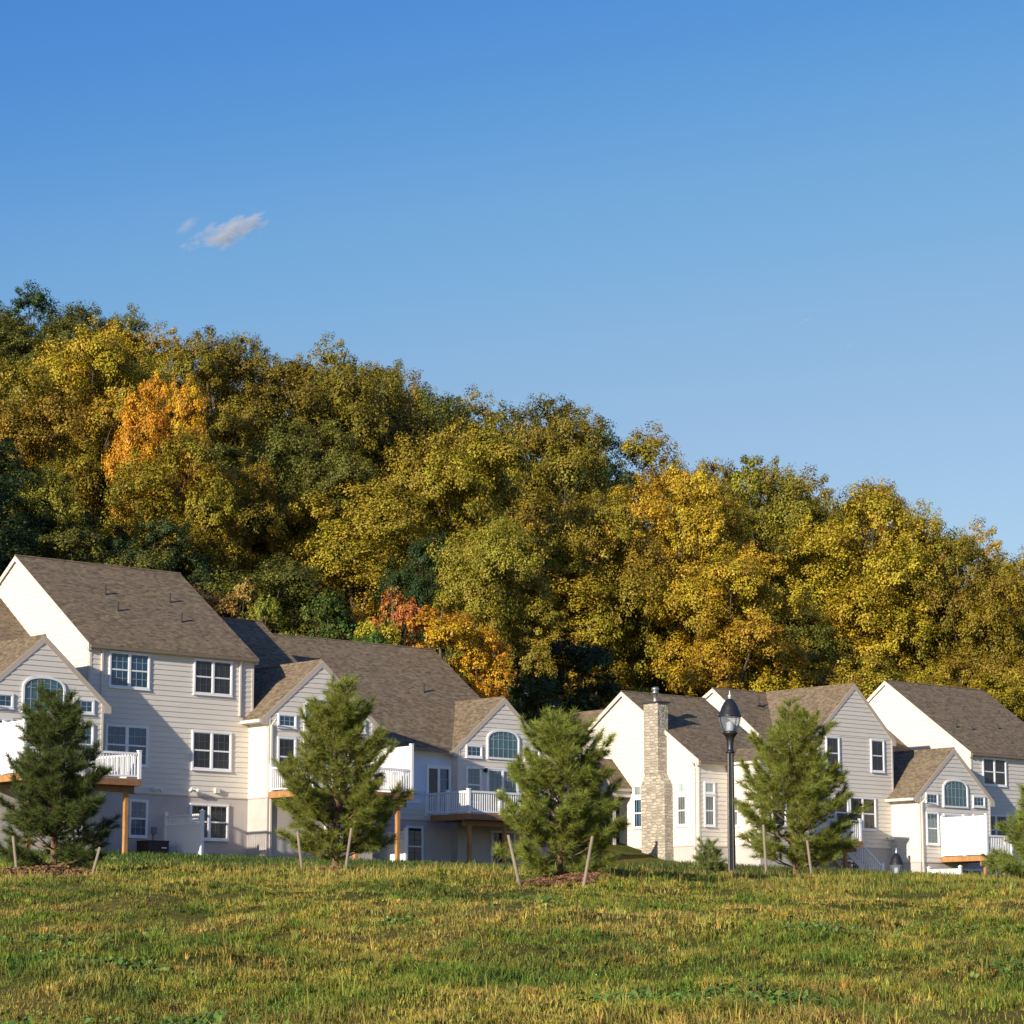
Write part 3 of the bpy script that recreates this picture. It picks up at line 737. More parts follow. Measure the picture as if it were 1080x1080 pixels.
def street_lamp(X, Y, z0, H, label):
    root = empty('street_lamp', (X, Y, z0)); tag(root, label, 'street lamp', 'acorn street lamps')
    mb = MB(); h0_ = H-.98; hb = h0_+.12
    mb.lathe((0, 0, 0), [(.21, -.3), (.21, .05), (.17, .10), (.16, .35), (.13, .42), (.11, .50), (.095, .62)], BLACKM, 20)
    mb.lathe((0, 0, 0), [(.082, .60), (.068, hb-.33)], BLACKM, 24, flute=.16)
    mb.build('post', root, False)
    mb = MB()
    mb.lathe((0, 0, 0), [(.06, hb-.34), (.095, hb-.33), (.10, hb-.31), (.075, hb-.29), (.065, hb-.25), (.075, hb-.10), (.085, hb-.02), (.115, hb+.02), (.15, hb+.06), (.155, hb+.10), (.12, hb+.115)], BLACKM, 24)
    mb.build('fitter', root, True)
    hb = h0_; lift = hb+.22-.88*(hb+.10)
    mb = MB(); g = [(.135, hb+.10), (.185, hb+.20), (.225, hb+.32), (.238, hb+.42), (.238, hb+.455)]
    mb.lathe((0, 0, 0), g, LGLASS, 32, flute=.03); gl = mb.build('globe', root, False); gl.scale = (.95, .95, .88); gl.location.z = lift
    mb = MB(); mb.lathe((0, 0, 0), [(.075, hb+.11), (.08, hb+.16), (.075, hb+.30), (.05, hb+.34)], LAMPW, 16); mb.build('bulb', gl, True)
    mb = MB()
    mb.lathe((0, 0, 0), [(.240, hb+.440), (.250, hb+.45), (.250, hb+.475), (.232, hb+.50), (.228, hb+.55), (.212, hb+.575), (.205, hb+.60), (.17, hb+.70), (.12, hb+.79), (.07, hb+.85), (.035, hb+.875)], BLACKM, 28)
    for k in range(4):
        a = k*math.pi/2+.5
        mb.tube([((r_+.006)*math.cos(a), (r_+.006)*math.sin(a), z) for r_, z in g], .008, BLACKM, 5)
    cap = mb.build('cap', root, True); cap.scale = (.95, .95, .88); cap.location.z = lift
    mb = MB(); mb.lathe((0, 0, 0), [(.02, hb+.865), (.03, hb+.88), (.016, hb+.90), (.033, hb+.915), (.038, hb+.935), (.030, hb+.955), (.012, hb+.965), (.012, hb+1.0), (.006, hb+1.06)], LAMPW, 12); mb.build('finial', cap, True)
    return root
street_lamp(4.45, 58.0, 3.05, 4.20, 'tall black acorn street lamp in front of the chimney house roof')
street_lamp(12.62, 94.0, 1.9, 3.72, 'distant street lamp whose head alone shows above the grass')

# ================================================================== PLANTS
def vnoise(x, y, seed=0):
    x = np.asarray(x, float); y = np.asarray(y, float)
    xi = np.floor(x).astype(int); yi = np.floor(y).astype(int); fx = x-xi; fy = y-yi
    fx = fx*fx*(3-2*fx); fy = fy*fy*(3-2*fy)
    def h(a, b):
        n = (a*374761393+b*668265263+seed*974634777) & 0x7fffffff
        n = ((n ^ (n >> 13))*1274126177) & 0x7fffffff
        return ((n ^ (n >> 16)) & 0xffff)/65535.0
    return (h(xi, yi)*(1-fx)+h(xi+1, yi)*fx)*(1-fy)+(h(xi, yi+1)*(1-fx)+h(xi+1, yi+1)*fx)*fy
def fbm(x, y, seed=0, o=4):
    a = 0; w = .5; t = 0
    for i in range(o): a = a+w*vnoise(x*2**i, y*2**i, seed+i); t += w; w *= .55
    return a/t
def np_mesh(name, V, faces_flat, sizes, m, attr=None, attrname='rnd', parent=None):
    """V (n,3); attr (n,3) colour per vertex"""
    me = bpy.data.meshes.new(name)
    V = np.ascontiguousarray(V, np.float32)
    me.vertices.add(len(V)); me.vertices.foreach_set('co', V.ravel())
    sizes = np.asarray(sizes, np.int32); ff = np.asarray(faces_flat, np.int32)
    me.loops.add(len(ff)); me.loops.foreach_set('vertex_index', ff)
    me.polygons.add(len(sizes)); st = np.zeros(len(sizes), np.int32); st[1:] = np.cumsum(sizes)[:-1]
    me.polygons.foreach_set('loop_start', st)
    me.polygons.foreach_set('loop_total', sizes)
    me.materials.append(m)
    if attr is not None:
        at = me.attributes.new(attrname, 'FLOAT_COLOR', 'POINT')
        c = np.ones((len(V), 4), np.float32); c[:, :3] = attr; at.data.foreach_set('color', c.ravel())
    me.update(calc_edges=True)
    o = bpy.data.objects.new(name, me); return link(o, parent)
def unit(v): return v/np.maximum(np.linalg.norm(v, axis=1, keepdims=True), 1e-9)
def leaf_mesh(name, C, Nrm, size, rnd, m, parent=None, rs=RS):
    """one folded leaf of four corners per centre"""
    n = len(C); a = unit(np.cross(Nrm, unit(rs.normal(size=(n, 3))))); b = np.cross(Nrm, a)
    sz = size[:, None]
    V = np.stack([C-a*sz*.62, C+b*sz*.42+Nrm*sz*.12, C+a*sz*.62, C-b*sz*.42+Nrm*sz*.12], 1).reshape(-1, 3)
    f = np.arange(4*n); return np_mesh(name, V, f, np.full(n, 4), m, np.repeat(rnd, 4, 0), 'rnd', parent)

LW = {}
def crown_leaves(H, Rr, lo, nlobe, nleaf, lsize, seed):
    """a crown of big billowing lobes, each carrying sprays of leaves, with dark hollows between them"""
    rs = np.random.RandomState(seed); lobes = []
    zc = (lo*H+H)/2; hz = (H-lo*H)/2
    for i in range(nlobe):
        u_ = -0.75+1.72*(i+rs.uniform(.1, .9))/nlobe; u_ = min(.97, u_)
        a = i*2.399+rs.normal(0, .35); q = math.sqrt(max(0, 1-u_*u_))
        r = Rr*rs.uniform(.36, .54)*(1.0 if u_ < .7 else .85)
        rad = (Rr-r*.75)*q*rs.uniform(.80, 1.12)
        c = np.array([rad*math.cos(a), rad*math.sin(a), zc+(hz-r*.85)*u_*rs.uniform(.92, 1.04)]); lobes.append((c, r))
    lobes.append((np.array([0, 0, zc]), Rr*.42))
    C = []; Nn = []; Rd = []; cl = []
    tot = sum(r*r for c, r in lobes)
    for li, (c, r) in enumerate(lobes):
        cl.append(c); n = int(46*(r/(Rr*.42))**2)+8; lh = rs.uniform(.1, .9)
        for k_ in range(n):
            d = unit(rs.normal(size=(1, 3)))[0]
            if d[2] < -.35: d[2] *= -.6
            sc_ = c+d*r*rs.uniform(.62, 1.08)*np.array([1.04, 1.04, .95]); sr = r*rs.uniform(.15, .28)
            k = max(12, int(nleaf*r*r/tot/n*rs.uniform(.7, 1.3)))
            e = unit(rs.normal(size=(k, 3))); p = sc_+e*(sr*rs.uniform(.35, 1.1, k)[:, None])*np.array([1.12, 1.12, .85])
            nn = unit(e*.6+d*.7+np.array([0, 0, .6])+rs.normal(size=(k, 3))*.5)
            ch = np.clip(lh+rs.normal(0, .18), 0, 1); cv = rs.uniform(.2, .8)
            C.append(p); Nn.append(nn)
            Rd.append(np.stack([np.clip(ch+rs.normal(0, .15, k), 0, 1), np.clip(cv+rs.normal(0, .2, k), 0, 1), np.zeros(k)], 1))
    C = np.concatenate(C); Nn = np.concatenate(Nn); Rd = np.concatenate(Rd)
    return C, Nn, rs.uniform(.7, 1.25, len(C))*lsize, Rd, cl
def make_tree_proto(H, Rr, lo, nclus, nleaf, lsize, seed):
    C, Nn, S, Rd, cl = crown_leaves(H, Rr, lo, nclus, nleaf, lsize, seed)
    crown = leaf_mesh('crown', C, Nn, S, Rd, LEAF)
    rs = np.random.RandomState(seed+99); mb = MB()
    pts = [(0, 0, -.6)]; rad = [H*.019]
    for k in range(1, 9):
        f = k/8; pts.append((rs.normal(0, .012)*H*f, rs.normal(0, .012)*H*f, H*.93*f)); rad.append(H*.016*(1-f)**.8+.02)
    mb.tube(pts, rad, BARK, 9)
    order = rs.permutation(len(cl))[:min(26, len(cl))]
    for i in order:
        c = cl[i]; zb = max(lo*H*.75, c[2]*rs.uniform(.45, .75)); f = zb/(H*.93)
        j = min(7, int(f*8)); b = Vector(pts[j]).lerp(Vector(pts[j+1]), f*8-j)
        mid = b.lerp(Vector(c), .5)+Vector((0, 0, H*.02))
        mb.tube([b, mid, Vector(c)], [H*.006*(1.2-f)+.015, H*.004, .015], BARK, 5)
    trunk = mb.build('trunk')
    for o in (crown, trunk): COL.objects.unlink(o)
    return crown, trunk, H, Rr
BIGP = [make_tree_proto(18, 4.9, lo, nc, 95000, .115, sd) for lo, nc, sd in ((.24, 15, 1), (.30, 12, 2), (.18, 18, 3), (.32, 13, 4), (.24, 16, 5), (.16, 19, 6), (.28, 11, 7))]
RIDGEP = [make_tree_proto(18, 4.9, .03, nc, 80000, .130, sd) for nc, sd in ((22, 11), (19, 12), (24, 13))]
SMALLP = [make_tree_proto(11, 2.1, .22, nc, 24000, .098, sd) for nc, sd in ((11, 21), (8, 22), (14, 23))]

PAL = dict(olive=(.180, .145, .014), greenolive=(.110, .112, .015), gold=(.310, .222, .016), goldolive=(.255, .188, .016), goldyellow=(.275, .220, .018), yellowolive=(.220, .192, .018),
           yellow=(.350, .285, .025), yellowgreen=(.205, .215, .022), yelloworange=(.370, .250, .016), orange=(.480, .250, .015), amber=(.490, .265, .015), brownorange=(.300, .175, .040),
           rust=(.400, .150, .035), green=(.070, .115, .016), darkgreen=(.036, .058, .014), brown=(.130, .085, .025))
CNAME = dict(olive='olive green', greenolive='deep olive green', gold='golden', goldolive='olive and gold', goldyellow='golden yellow', yellowolive='yellow-olive', yellow='bright yellow', yellowgreen='yellow-green',
             yelloworange='yellow-orange', orange='orange', amber='amber orange', brownorange='brownish orange', rust='rusty red', green='fresh green', darkgreen='dark green', brown='dull brown')
def project(X, Y, Z):
    z = Z-EYE; f = Y*math.cos(TILT)+z*math.sin(TILT); up = -Y*math.sin(TILT)+z*math.cos(TILT)
    return 540+3000*X/f, 540-3000*up/f

BIG = [
    (-18.7, 150.0, 34.2, 1.9, 'orange'), (-24.1, 160.0, 39.7, 4.0, 'gold'), (-23.1, 138.0, 27.0, 2.4, 'yellowolive'), (-17.6, 145.5, 30.2, 3.4, 'goldolive'), (-26.1, 150.0, 34.7, 4.0, 'goldolive'),
    (-18.6, 175.0, 41.9, 3.9, 'olive'), (-11.3, 155.0, 33.0, 4.0, 'greenolive'), (-12.9, 180.0, 41.8, 3.9, 'olive'), (-2.7, 158.0, 33.7, 4.3, 'goldyellow'),
    (-0.9, 143.0, 25.3, 2.8, 'yellowolive'), (-4.2, 146.0, 24.6, 2.2, 'darkgreen'), (-8.9, 186.0, 42.6, 3.4, 'olive'), (3.3, 186.0, 39.0, 3.8, 'olive'),
    (5.1, 165.0, 30.8, 4.1, 'goldolive'), (10.6, 178.0, 34.3, 3.3, 'yelloworange'), (12.6, 163.0, 27.0, 4.6, 'gold'), (16.9, 190.0, 36.6, 3.9, 'yellowolive'),
    (22.9, 185.0, 34.0, 5.6, 'gold'), (29.3, 185.0, 30.9, 4.0, 'olive'), (32.0, 182.0, 27.5, 3.2, 'goldolive'), (-14.7, 150.0, 29.6, 3.3, 'goldolive'), (-18.0, 141.0, 24.5, 3.6, 'darkgreen')]  # last tree coloured dark green to stand in for a shaded hollow
SMALL = [
    (-11.7, 133.0, 20.0, 1.5, 'yellowgreen'), (-13.2, 136.0, 21.2, 1.7, 'brownorange'), (-8.7, 134.0, 20.3, 1.8, 'green'), (-6.3, 134.0, 19.0, 1.4, 'yellow'),
    (-5.6, 135.6, 20.9, 1.3, 'rust'), (-3.4, 134.6, 19.7, 2.3, 'amber'), (-1.5, 135.2, 18.8, 1.5, 'orange'), (-9.6, 131.5, 17.6, 1.0, 'yellow'),
    (3.5, 150.0, 20.1, 2.3, 'darkgreen'), (6.9, 157.0, 18.0, 2.1, 'yellow'), (22.1, 176.0, 21.3, 3.0, 'yellowolive'), (30.3, 174.0, 21.0, 1.8, 'yellow'),
    (0.9, 141.0, 16.9, 2.0, 'darkgreen'), (-1.8, 135.0, 16.2, 1.2, 'amber'), (-15.0, 137.0, 21.1, 1.6, 'brown'), (-6.9, 133.0, 18.3, 1.1, 'green')]

KEYS = [q for q in BIG if q[4] in ('gold', 'goldyellow', 'yellowolive', 'yelloworange', 'darkgreen') and q[1] < 182 and q[0] > -20]+[q for q in SMALL if q[1] < 138]
trees = []      # X, Y, height, radius, colour, small
for (X, Y, zt, r, c) in BIG: trees.append((X, Y, zt-gz(X, Y), r, c, False))
for (X, Y, zt, r, c) in SMALL: trees.append((X, Y, zt-gz(X, Y), r, c, True))
rf = random.Random(5)
def fillcol(X, Y):
    n = float(fbm(X/17.0+4, Y/17.0+9, 3, 3))+rf.uniform(-.12, .12)+.006*X
    if n < .31: return 'darkgreen' if rf.random() < .4 else 'greenolive'
    if n < .41: return 'greenolive'
    if n < .48: return 'olive'
    if n < .58: return 'goldolive'
    if n < .66: return 'yellowolive'
    return 'gold'
SKYL = [(-60, 300), (0, 299), (60, 303), (100, 321), (150, 336), (215, 338), (265, 350), (310, 364), (360, 364), (395, 374), (440, 396), (520, 405), (560, 420), (600, 428), (650, 443), (690, 458),
        (740, 472), (800, 480), (850, 503), (880, 502), (940, 510), (980, 534), (1030, 558), (1080, 577), (1150, 600)]
# the ridge: crowns closing the skyline of the wood
X = -44.0
while X < 43:
    Y = rf.uniform(203, 209); px = 540+3000*X/Y/1.01
    yt = float(np.interp(px, [a for a, b in SKYL], [b for a, b in SKYL]))+rf.uniform(-12, 5)
    k = Y/(math.cos(TILT)-(540-yt)/3000*math.sin(TILT)); zt = EYE+k*(math.sin(TILT)+(540-yt)/3000*math.cos(TILT))
    h = zt-gz(X, Y)
    if not any((X-q[0])**2+(Y-q[1])**2 < 6 for q in trees): trees.append((X, Y, h, rf.uniform(3.6, 4.6), fillcol(X, Y), False))
    X += rf.uniform(3.4, 4.6)
X = -46.0
while X < 46:
    Y = rf.uniform(214, 219); trees.append((X, Y, 12.5*rf.uniform(.9, 1.05), rf.uniform(4.4, 5.2), fillcol(X, Y), False)); X += rf.uniform(4.6, 5.6)
for row, t in enumerate((114, 122, 131, 140, 150, 160, 170)):
    s = -12.0+(row % 2)*3.2
    while s < 175:
        ss = s+rf.uniform(-1.6, 1.6); tt = t+rf.uniform(-2.2, 2.2); s += 6.9
        p = W(ss, tt)
        if p.y > 199 or p.y < 70 or p.x > p.y*.205+1 or p.x < -p.y*.205-34: continue
        off = p.x < -p.y*.205-1
        if off and rf.random() < .25: continue
        if any((p.x-q[0])**2+(p.y-q[1])**2 < (q[3]*.62+1.6)**2 for q in trees): continue
        ppx = p.x/p.y*2970+540
        if any(p.y < q[1]+1 and abs(ppx-(q[0]/q[1]*2970+540)) < q[3]/q[1]*3000*.55+22 for q in KEYS): continue
        hmax = 17.0 if p.y > 190 else (16.5 if row else 14.5)
        px, _ = p.x/p.y*2970+540, 0
        h = hmax*rf.uniform(.88, 1.08)
        # never above the smooth skyline of the hill
        yt = float(np.interp(px, [a for a, b in SKYL], [b for a, b in SKYL]))+6
        k = p.y/(math.cos(TILT)-(540-yt)/3000*math.sin(TILT)); zt = EYE+k*(math.sin(TILT)+(540-yt)/3000*math.cos(TILT))
        trees.append((p.x, p.y, min(h, zt-gz(p.x, p.y)), rf.uniform(3.9, 5.6), fillcol(p.x, p.y), False))

LM = [(30, 'above the left edge'), (100, 'above the tallest peak'), (185, 'above the tallest roof'), (250, 'right of the tallest roof'), (330, 'above the second front gable'),
      (400, 'above the widest roof'), (470, 'above the widest roof end'), (535, 'above the third front gable'), (600, 'above the broad pine'), (655, 'above the white gable peak'),
      (705, 'above the stone chimney'), (768, 'above the street lamp'), (830, 'right of the street lamp'), (900, 'above the two-window gable'), (960, 'above the rightmost peak'), (1010, 'above the small arched gable'), (1070, 'above the far right roof')]
def tier(X, Y, h, small):
    if small: return 'small %s tree at the foot'
    px, py = project(X, Y, gz(X, Y)+h)
    sky = np.interp(px, [0, 150, 310, 440, 560, 690, 800, 940, 1080], [300, 335, 362, 400, 425, 458, 478, 505, 575])
    d = py-sky
    if d < 18: return '%s tree on the skyline'
    if d < 65: return '%s tree just under the skyline'
    if d < 130: return '%s tree halfway uphill'
    return '%s tree low on the hill'
recs = []
for (X, Y, h, r, c, sm) in trees:
    if Y > 212:
        recs.append(['%s tree behind the crest of the wooded hill' % CNAME[c], 0, 0, (X, Y, h, r, c, sm)]); continue
    if X < -Y*.205-1:
        recs.append(['%s tree of the wood beyond the left edge' % CNAME[c], 0, 0, (X, Y, h, r, c, sm)]); continue
    px, py = project(X, Y, gz(X, Y)+h*.7); lm = min(LM, key=lambda q: abs(q[0]-px))[1]
    recs.append([tier(X, Y, h, sm) % CNAME[c]+' '+lm, px, py, (X, Y, h, r, c, sm)])
from collections import defaultdict
dd = defaultdict(list)
for q in recs: dd[q[0]].append(q)
for k, L_ in dd.items():
    if 'beyond' in k: continue
    if len(L_) == 2:
        L_.sort(key=lambda q: q[1]); L_[0][0] += ', left one'; L_[1][0] += ', right one'
    elif len(L_) > 2:
        L_.sort(key=lambda q: q[1])
        names = [', leftmost of %s', ', second of %s', ', third of %s', ', fourth of %s', ', fifth of %s']
        num = {3: 'three', 4: 'four', 5: 'five', 6: 'six'}.get(len(L_), 'several')
        for i, q in enumerate(L_):
            q[0] += (names[min(i, 4)] if i < len(L_)-1 else ', rightmost of %s') % num
for i, (lab, px, py, (X, Y, h, r, c, sm)) in enumerate(recs):
    P = SMALLP if sm else (RIDGEP if Y > 192 else BIGP)
    cr, tk, H0, R0 = P[(i*5+3) % len(P)]
    root = empty('forest_tree', (X, Y, gz(X, Y)-.1), rf.uniform(0, 6.28))
    tag(root, lab, 'tree', 'autumn trees on the wooded hill behind the houses')
    sz = h/H0; sx = max(r/R0, (.46 if c == 'orange' and not sm else .62 if sm else .74)*sz)
    kk = rf.uniform(.88, 1.15); col = [v*kk*q for v, q in zip(PAL[c], (rf.uniform(.96, 1.04), 1, 1))]
    for src in (cr, tk):
        o = src.copy(); COL.objects.link(o); o.parent = root; o.scale = (sx, sx*rf.uniform(.92, 1.08), sz)
        o.color = (col[0], col[1], col[2], 1)

# ---- young pines
def pine(X, Y, H, Rr, seed, label, col=(.085, .115, .022), bare=.0, lean=(0, 0), shape=.85, nwh=13, asym=0.0):
    rs = np.random.RandomState(seed); z0 = gz(X, Y)
    root = empty('young_pine', (X, Y, z0-.03)); tag(root, label, 'pine tree', 'young pines along the crest of the meadow')
    mb = MB(); pts = []; rad = []
    for k in range(10):
        f = k/9; pts.append((lean[0]*f+rs.normal(0, .010)*H*f, lean[1]*f+rs.normal(0, .010)*H*f, H*.96*f-.1*(k == 0))); rad.append(.055*H/3.2*(1-f)**.8+.008)
    mb.tube(pts, rad, PBARK, 9)
    def tp(f): 
        j = min(8, int(f*9)); return np.array(Vector(pts[j]).lerp(Vector(pts[j+1]), f*9-j))
    T = []; TD = []; TS = []
    for w in range(nwh):
        ws = rs.uniform(.70, 1.18)
        h = bare+.03+(.93-bare)*(w+rs.uniform(-.25, .25))/nwh; h = max(.05, min(.95, h))
        nb = 8 if h < .8 else 4
        a0 = rs.uniform(0, 6.28)
        for b in range(nb):
            a = a0+b*2*math.pi/nb+rs.normal(0, .25)
            prof = (1-h)**shape*(1 if h > .22 else .72+.28*h/.22)
            Lb = ws*Rr*prof*rs.uniform(.62, 1.14)*(1+asym*math.cos(a))+.10
            el = R(2+48*h)+rs.normal(0, .20)
            d = np.array([math.cos(a)*math.cos(el), math.sin(a)*math.cos(el), math.sin(el)])
            p0 = tp(h); n = 6; bp = [p0]
            for k in range(1, n+1):
                f = k/n; bp.append(p0+d*Lb*f+np.array([0, 0, .30*Lb*f*f])+rs.normal(0, .012, 3)*Lb)
            mb.tube([tuple(q) for q in bp], [.016*(1-.75*k/n)*(H/3.2) for k in range(n+1)], PBARK, 5)
            T.append(bp[-1]); TD.append(unit((bp[-1]-bp[-2])[None])[0]); TS.append(1.15)
            m = max(2, int(Lb/.085))
            for k in range(m):
                f = .36+.62*(k+rs.uniform(0, .8))/m; f = min(.98, f)
                j = min(n-1, int(f*n)); q0 = bp[j]+(bp[j+1]-bp[j])*(f*n-j)
                sd = -1 if k % 2 else 1
                tw = np.array([-math.sin(a)*sd, math.cos(a)*sd, 0])*.75+d*.75+np.array([0, 0, .25+rs.normal(0, .35)])
                tw = tw/np.linalg.norm(tw); tl = (.10+.20*Lb*(1-f)+.05)*rs.uniform(.7, 1.3)
                q1 = q0+tw*tl+np.array([0, 0, .04])
                mb.tube([tuple(q0), tuple(q1)], [.006, .003], PBARK, 3, cap=False)
                T.append(q1); TD.append(tw); TS.append(1.0)
                if tl > .16: T.append(q0+tw*tl*.55); TD.append(tw); TS.append(.9)
    for k in range(4): T.append(tp(.97)-np.array([0, 0, .07*k])); TD.append(np.array([0, 0, 1.])); TS.append(1.1)
    mb.build('trunk', root)
    T = np.array(T); TD = np.array(TD); TS = np.array(TS)
    K = 72; n = len(T)*K
    B = np.repeat(T, K, 0); D = np.repeat(TD, K, 0); Sz = np.repeat(TS, K)
    off = rs.uniform(-.10, .02, n)[:, None]*D
    nd = unit(D*rs.uniform(.1, 1.2, n)[:, None]+unit(rs.normal(size=(n, 3)))*.85+np.array([0, 0, .30]))
    Ln = rs.uniform(.10, .165, n)*Sz*(H/3.2)**.3
    side = unit(np.cross(nd, unit(rs.normal(size=(n, 3)))))*.0036
    P0 = B+off
    V = np.stack([P0-side, P0+side, P0+nd*Ln[:, None]], 1).reshape(-1, 3)
    tv = np.repeat(rs.uniform(.2, .8, len(T)), K)
    th = np.repeat(rs.uniform(.1, .9, len(T)), K)
    rd = np.stack([np.clip(th+rs.normal(0, .15, n), 0, 1), np.clip(tv+rs.normal(0, .18, n), 0, 1), np.zeros(n)], 1)
    o = np_mesh('needles', V, np.arange(3*n), np.full(n, 3), NEEDLE, np.repeat(rd, 3, 0), 'rnd', root)
    o.color = (col[0], col[1], col[2], 1)
    return root
pine(-8.00, 50.0, 3.40, 1.34, 31, 'dark young pine at the far left, standing on a mulch mound before the tallest house', (.070, .095, .020), bare=.06, shape=.72)
pine(-3.20, 52.0, 3.62, 1.30, 32, 'young pine in front of the second gabled wing, its tip against the low brown roof', (.165, .185, .028), bare=.04, shape=.62)
pine(0.76, 45.2, 2.60, 1.26, 33, 'broad young pine with two leaning stakes, between the low house and the white gable', (.175, .205, .032), bare=.03, shape=.74)
pine(5.35, 54.0, 3.20, 1.48, 34, 'tall loose young pine just right of the black street lamp', (.175, .200, .030), bare=.05, shape=.55, nwh=12)
pine(10.45, 56.0, 1.95, 1.15, 35, 'young pine cut off by the right edge of the picture', (.17, .21, .040), bare=.03)
pine(3.72, 54.0, .72, .24, 36, 'knee-high pine sapling at the foot of the street lamp post', (.16, .20, .05), bare=.02, nwh=5)

# ---- stakes
def stake(x0, y0, x1, dy, h, label, r=.026):
    z = gz(x0, y0); root_p = (x0, y0, z)
    mb = MB(root_p); p = Vector((x0, y0, z-.25)); q = Vector((x1, y0+dy, z+h))
    mb.tube([p, p.lerp(q, .5), q], [r*1.05, r, r*.95], STAKE, 9)
    o = mb.build('tree_stake', None, False); o.location = root_p
    tag(o, label, 'stake', 'wooden stakes holding the young pines'); return o
def sx_(px, Y): return (px-540)/3000.0*Y/1.007
stake(sx_(20, 49.2), 49.2, sx_(12, 49.2), .1, .62, 'weathered stake at the left end of the mulch mound under the dark pine')
stake(sx_(93, 48.6), 48.6, sx_(104, 48.6), .1, .50, 'short leaning stake right of the dark pine at the far left')
stake(sx_(361.5, 50.2), 50.2, sx_(370, 50.2), .1, .84, 'leaning stake right of the trunk of the pine before the second gable')
stake(sx_(321, 50.5), 50.5, sx_(313, 50.5), .1, .72, 'leaning stake left of the trunk of the pine before the second gable')
stake(sx_(552, 44.2), 44.2, sx_(536, 44.2), .0, .78, 'pale stake leaning left of the broad pine in the middle')
stake(sx_(612, 43.6), 43.6, sx_(625, 43.6), .0, .78, 'pale stake leaning right of the broad pine in the middle')
stake(sx_(809, 52.5), 52.5, sx_(806, 52.5), .05, .98, 'upright stake under the loose pine beside the street lamp')
stake(sx_(858, 52.6), 52.6, sx_(852, 52.6), .05, .72, 'stake under the right half of the loose pine beside the street lamp')

# ---- mulch mounds
def mulch(X, Y, rx, ry, h, seed):
    rs = np.random.RandomState(seed); n = 26; m = 60
    V = [(X, Y, gz(X, Y)+h)]; sz = []; f = []
    for i in range(1, n+1):
        q = i/n
        for k in range(m):
            a = 2*math.pi*k/m; w = 1+.12*math.sin(3*a+seed)+.07*math.sin(7*a+2*seed)
            x = X+rx*q*w*math.cos(a); y = Y+ry*q*w*math.sin(a)
            z = gz(x, y)+h*(math.cos(math.pi*q)*.5+.5)**.8+rs.normal(0, .012)*(1-q)-(.05 if i == n else 0)
            V.append((x, y, z))
    for k in range(m): f += [0, 1+k, 1+(k+1) % m]; sz.append(3)
    for i in range(n-1):
        for k in range(m):
            a = 1+i*m; f += [a+k, a+m+k, a+m+(k+1) % m, a+(k+1) % m]; sz.append(4)
    o = np_mesh('mulch', np.array(V), f, sz, MULCH); tag(o, kind='structure')
    # loose chips on it
    k = 5200; a = rs.uniform(0, 6.283, k); q = rs.uniform(0, 1, k)**.5*1.04
    x = X+rx*q*np.cos(a); y = Y+ry*q*np.sin(a); z = ground(x, y)+h*(np.cos(np.pi*np.clip(q, 0, 1))*.5+.5)**.8+.018
    C = np.stack([x, y, z], 1); nn = unit(rs.normal(size=(k, 3))*.6+np.array([0, 0, 1.0]))
    c = leaf_mesh('mulch_chips', C, nn, rs.uniform(.03, .085, k), np.stack([rs.rand(k), rs.rand(k), rs.rand(k)], 1), CHIP)
    tag(c, kind='stuff')
mulch(-7.9, 49.3, .95, 1.10, .13, 1); mulch(-3.1, 50.6, .62, .8, .08, 2); mulch(.82, 44.6, .70, .75, .02, 3)

# ================================================================== GROUND AND GRASS
def axis(parts): return np.unique(np.concatenate([np.arange(a, b, st) for a, b, st in parts]+[[parts[-1][1]]]))
xs = axis([(-900, -120, 60), (-120, -40, 4), (-40, -14, 1.0), (-14, 14, .28), (14, 45, 1.0), (45, 120, 4), (120, 901, 60)])
ys = axis([(-60, 10, 5), (10, 60, .28), (60, 130, 1.2), (130, 230, 3), (230, 400, 15), (400, 1500, 80)])
XX, YY = np.meshgrid(xs, ys); ZZ = ground(XX, np.maximum(YY, -20))
ny, nx = XX.shape
V = np.stack([XX, YY, ZZ], 2).reshape(-1, 3)
i, j = np.meshgrid(np.arange(nx-1), np.arange(ny-1)); a = (j*nx+i).ravel()
F_ = np.stack([a, a+1, a+nx+1, a+nx], 1)
g = np_mesh('ground', V, F_.ravel(), np.full(len(F_), 4), SOIL); tag(g, kind='structure')
g.data.polygons.foreach_set('use_smooth', [True]*len(g.data.polygons))

GREEN = np.array([.135, .180, .024]); YG = np.array([.260, .245, .034]); STRAW = np.array([.370, .285, .070]); BROWN = np.array([.190, .125, .045]); DKG = np.array([.085, .135, .020])
def tint(X, Y, rs):
    n = len(X)
    a = fbm(X/1.5+20, Y/2.4+7, 5, 4); b = fbm(X/.55, Y/.9, 9, 3); c = fbm(X/2.2+60, Y/2.2, 17, 4)
    k = np.clip((a-.5)*2.9+.50+(b-.5)*1.7+rs.normal(0, .20, n)+.016*X*np.clip((Y-15)/20, 0, 1), 0, 1)
    k2 = np.clip((c-.54)*7, 0, 1)*np.clip(rs.uniform(-.3, 1.2, n), 0, 1)
    col = np.where(k[:, None] < .5, GREEN+(YG-GREEN)*(k*2)[:, None], YG+(STRAW-YG)*((k-.5)*1.6)[:, None])
    col = col+(BROWN-col)*(k2*.75)[:, None]
    dk = np.clip((fbm(X/.9+90, Y/1.3+40, 23, 3)-.58)*7, 0, 1)
    col = col+(DKG-col)*(dk*.75)[:, None]
    return 1.15*col*rs.uniform(.55, 1.45, n)[:, None]*(.75+.5*vnoise(X/.2, Y/.28, 61))[:, None]
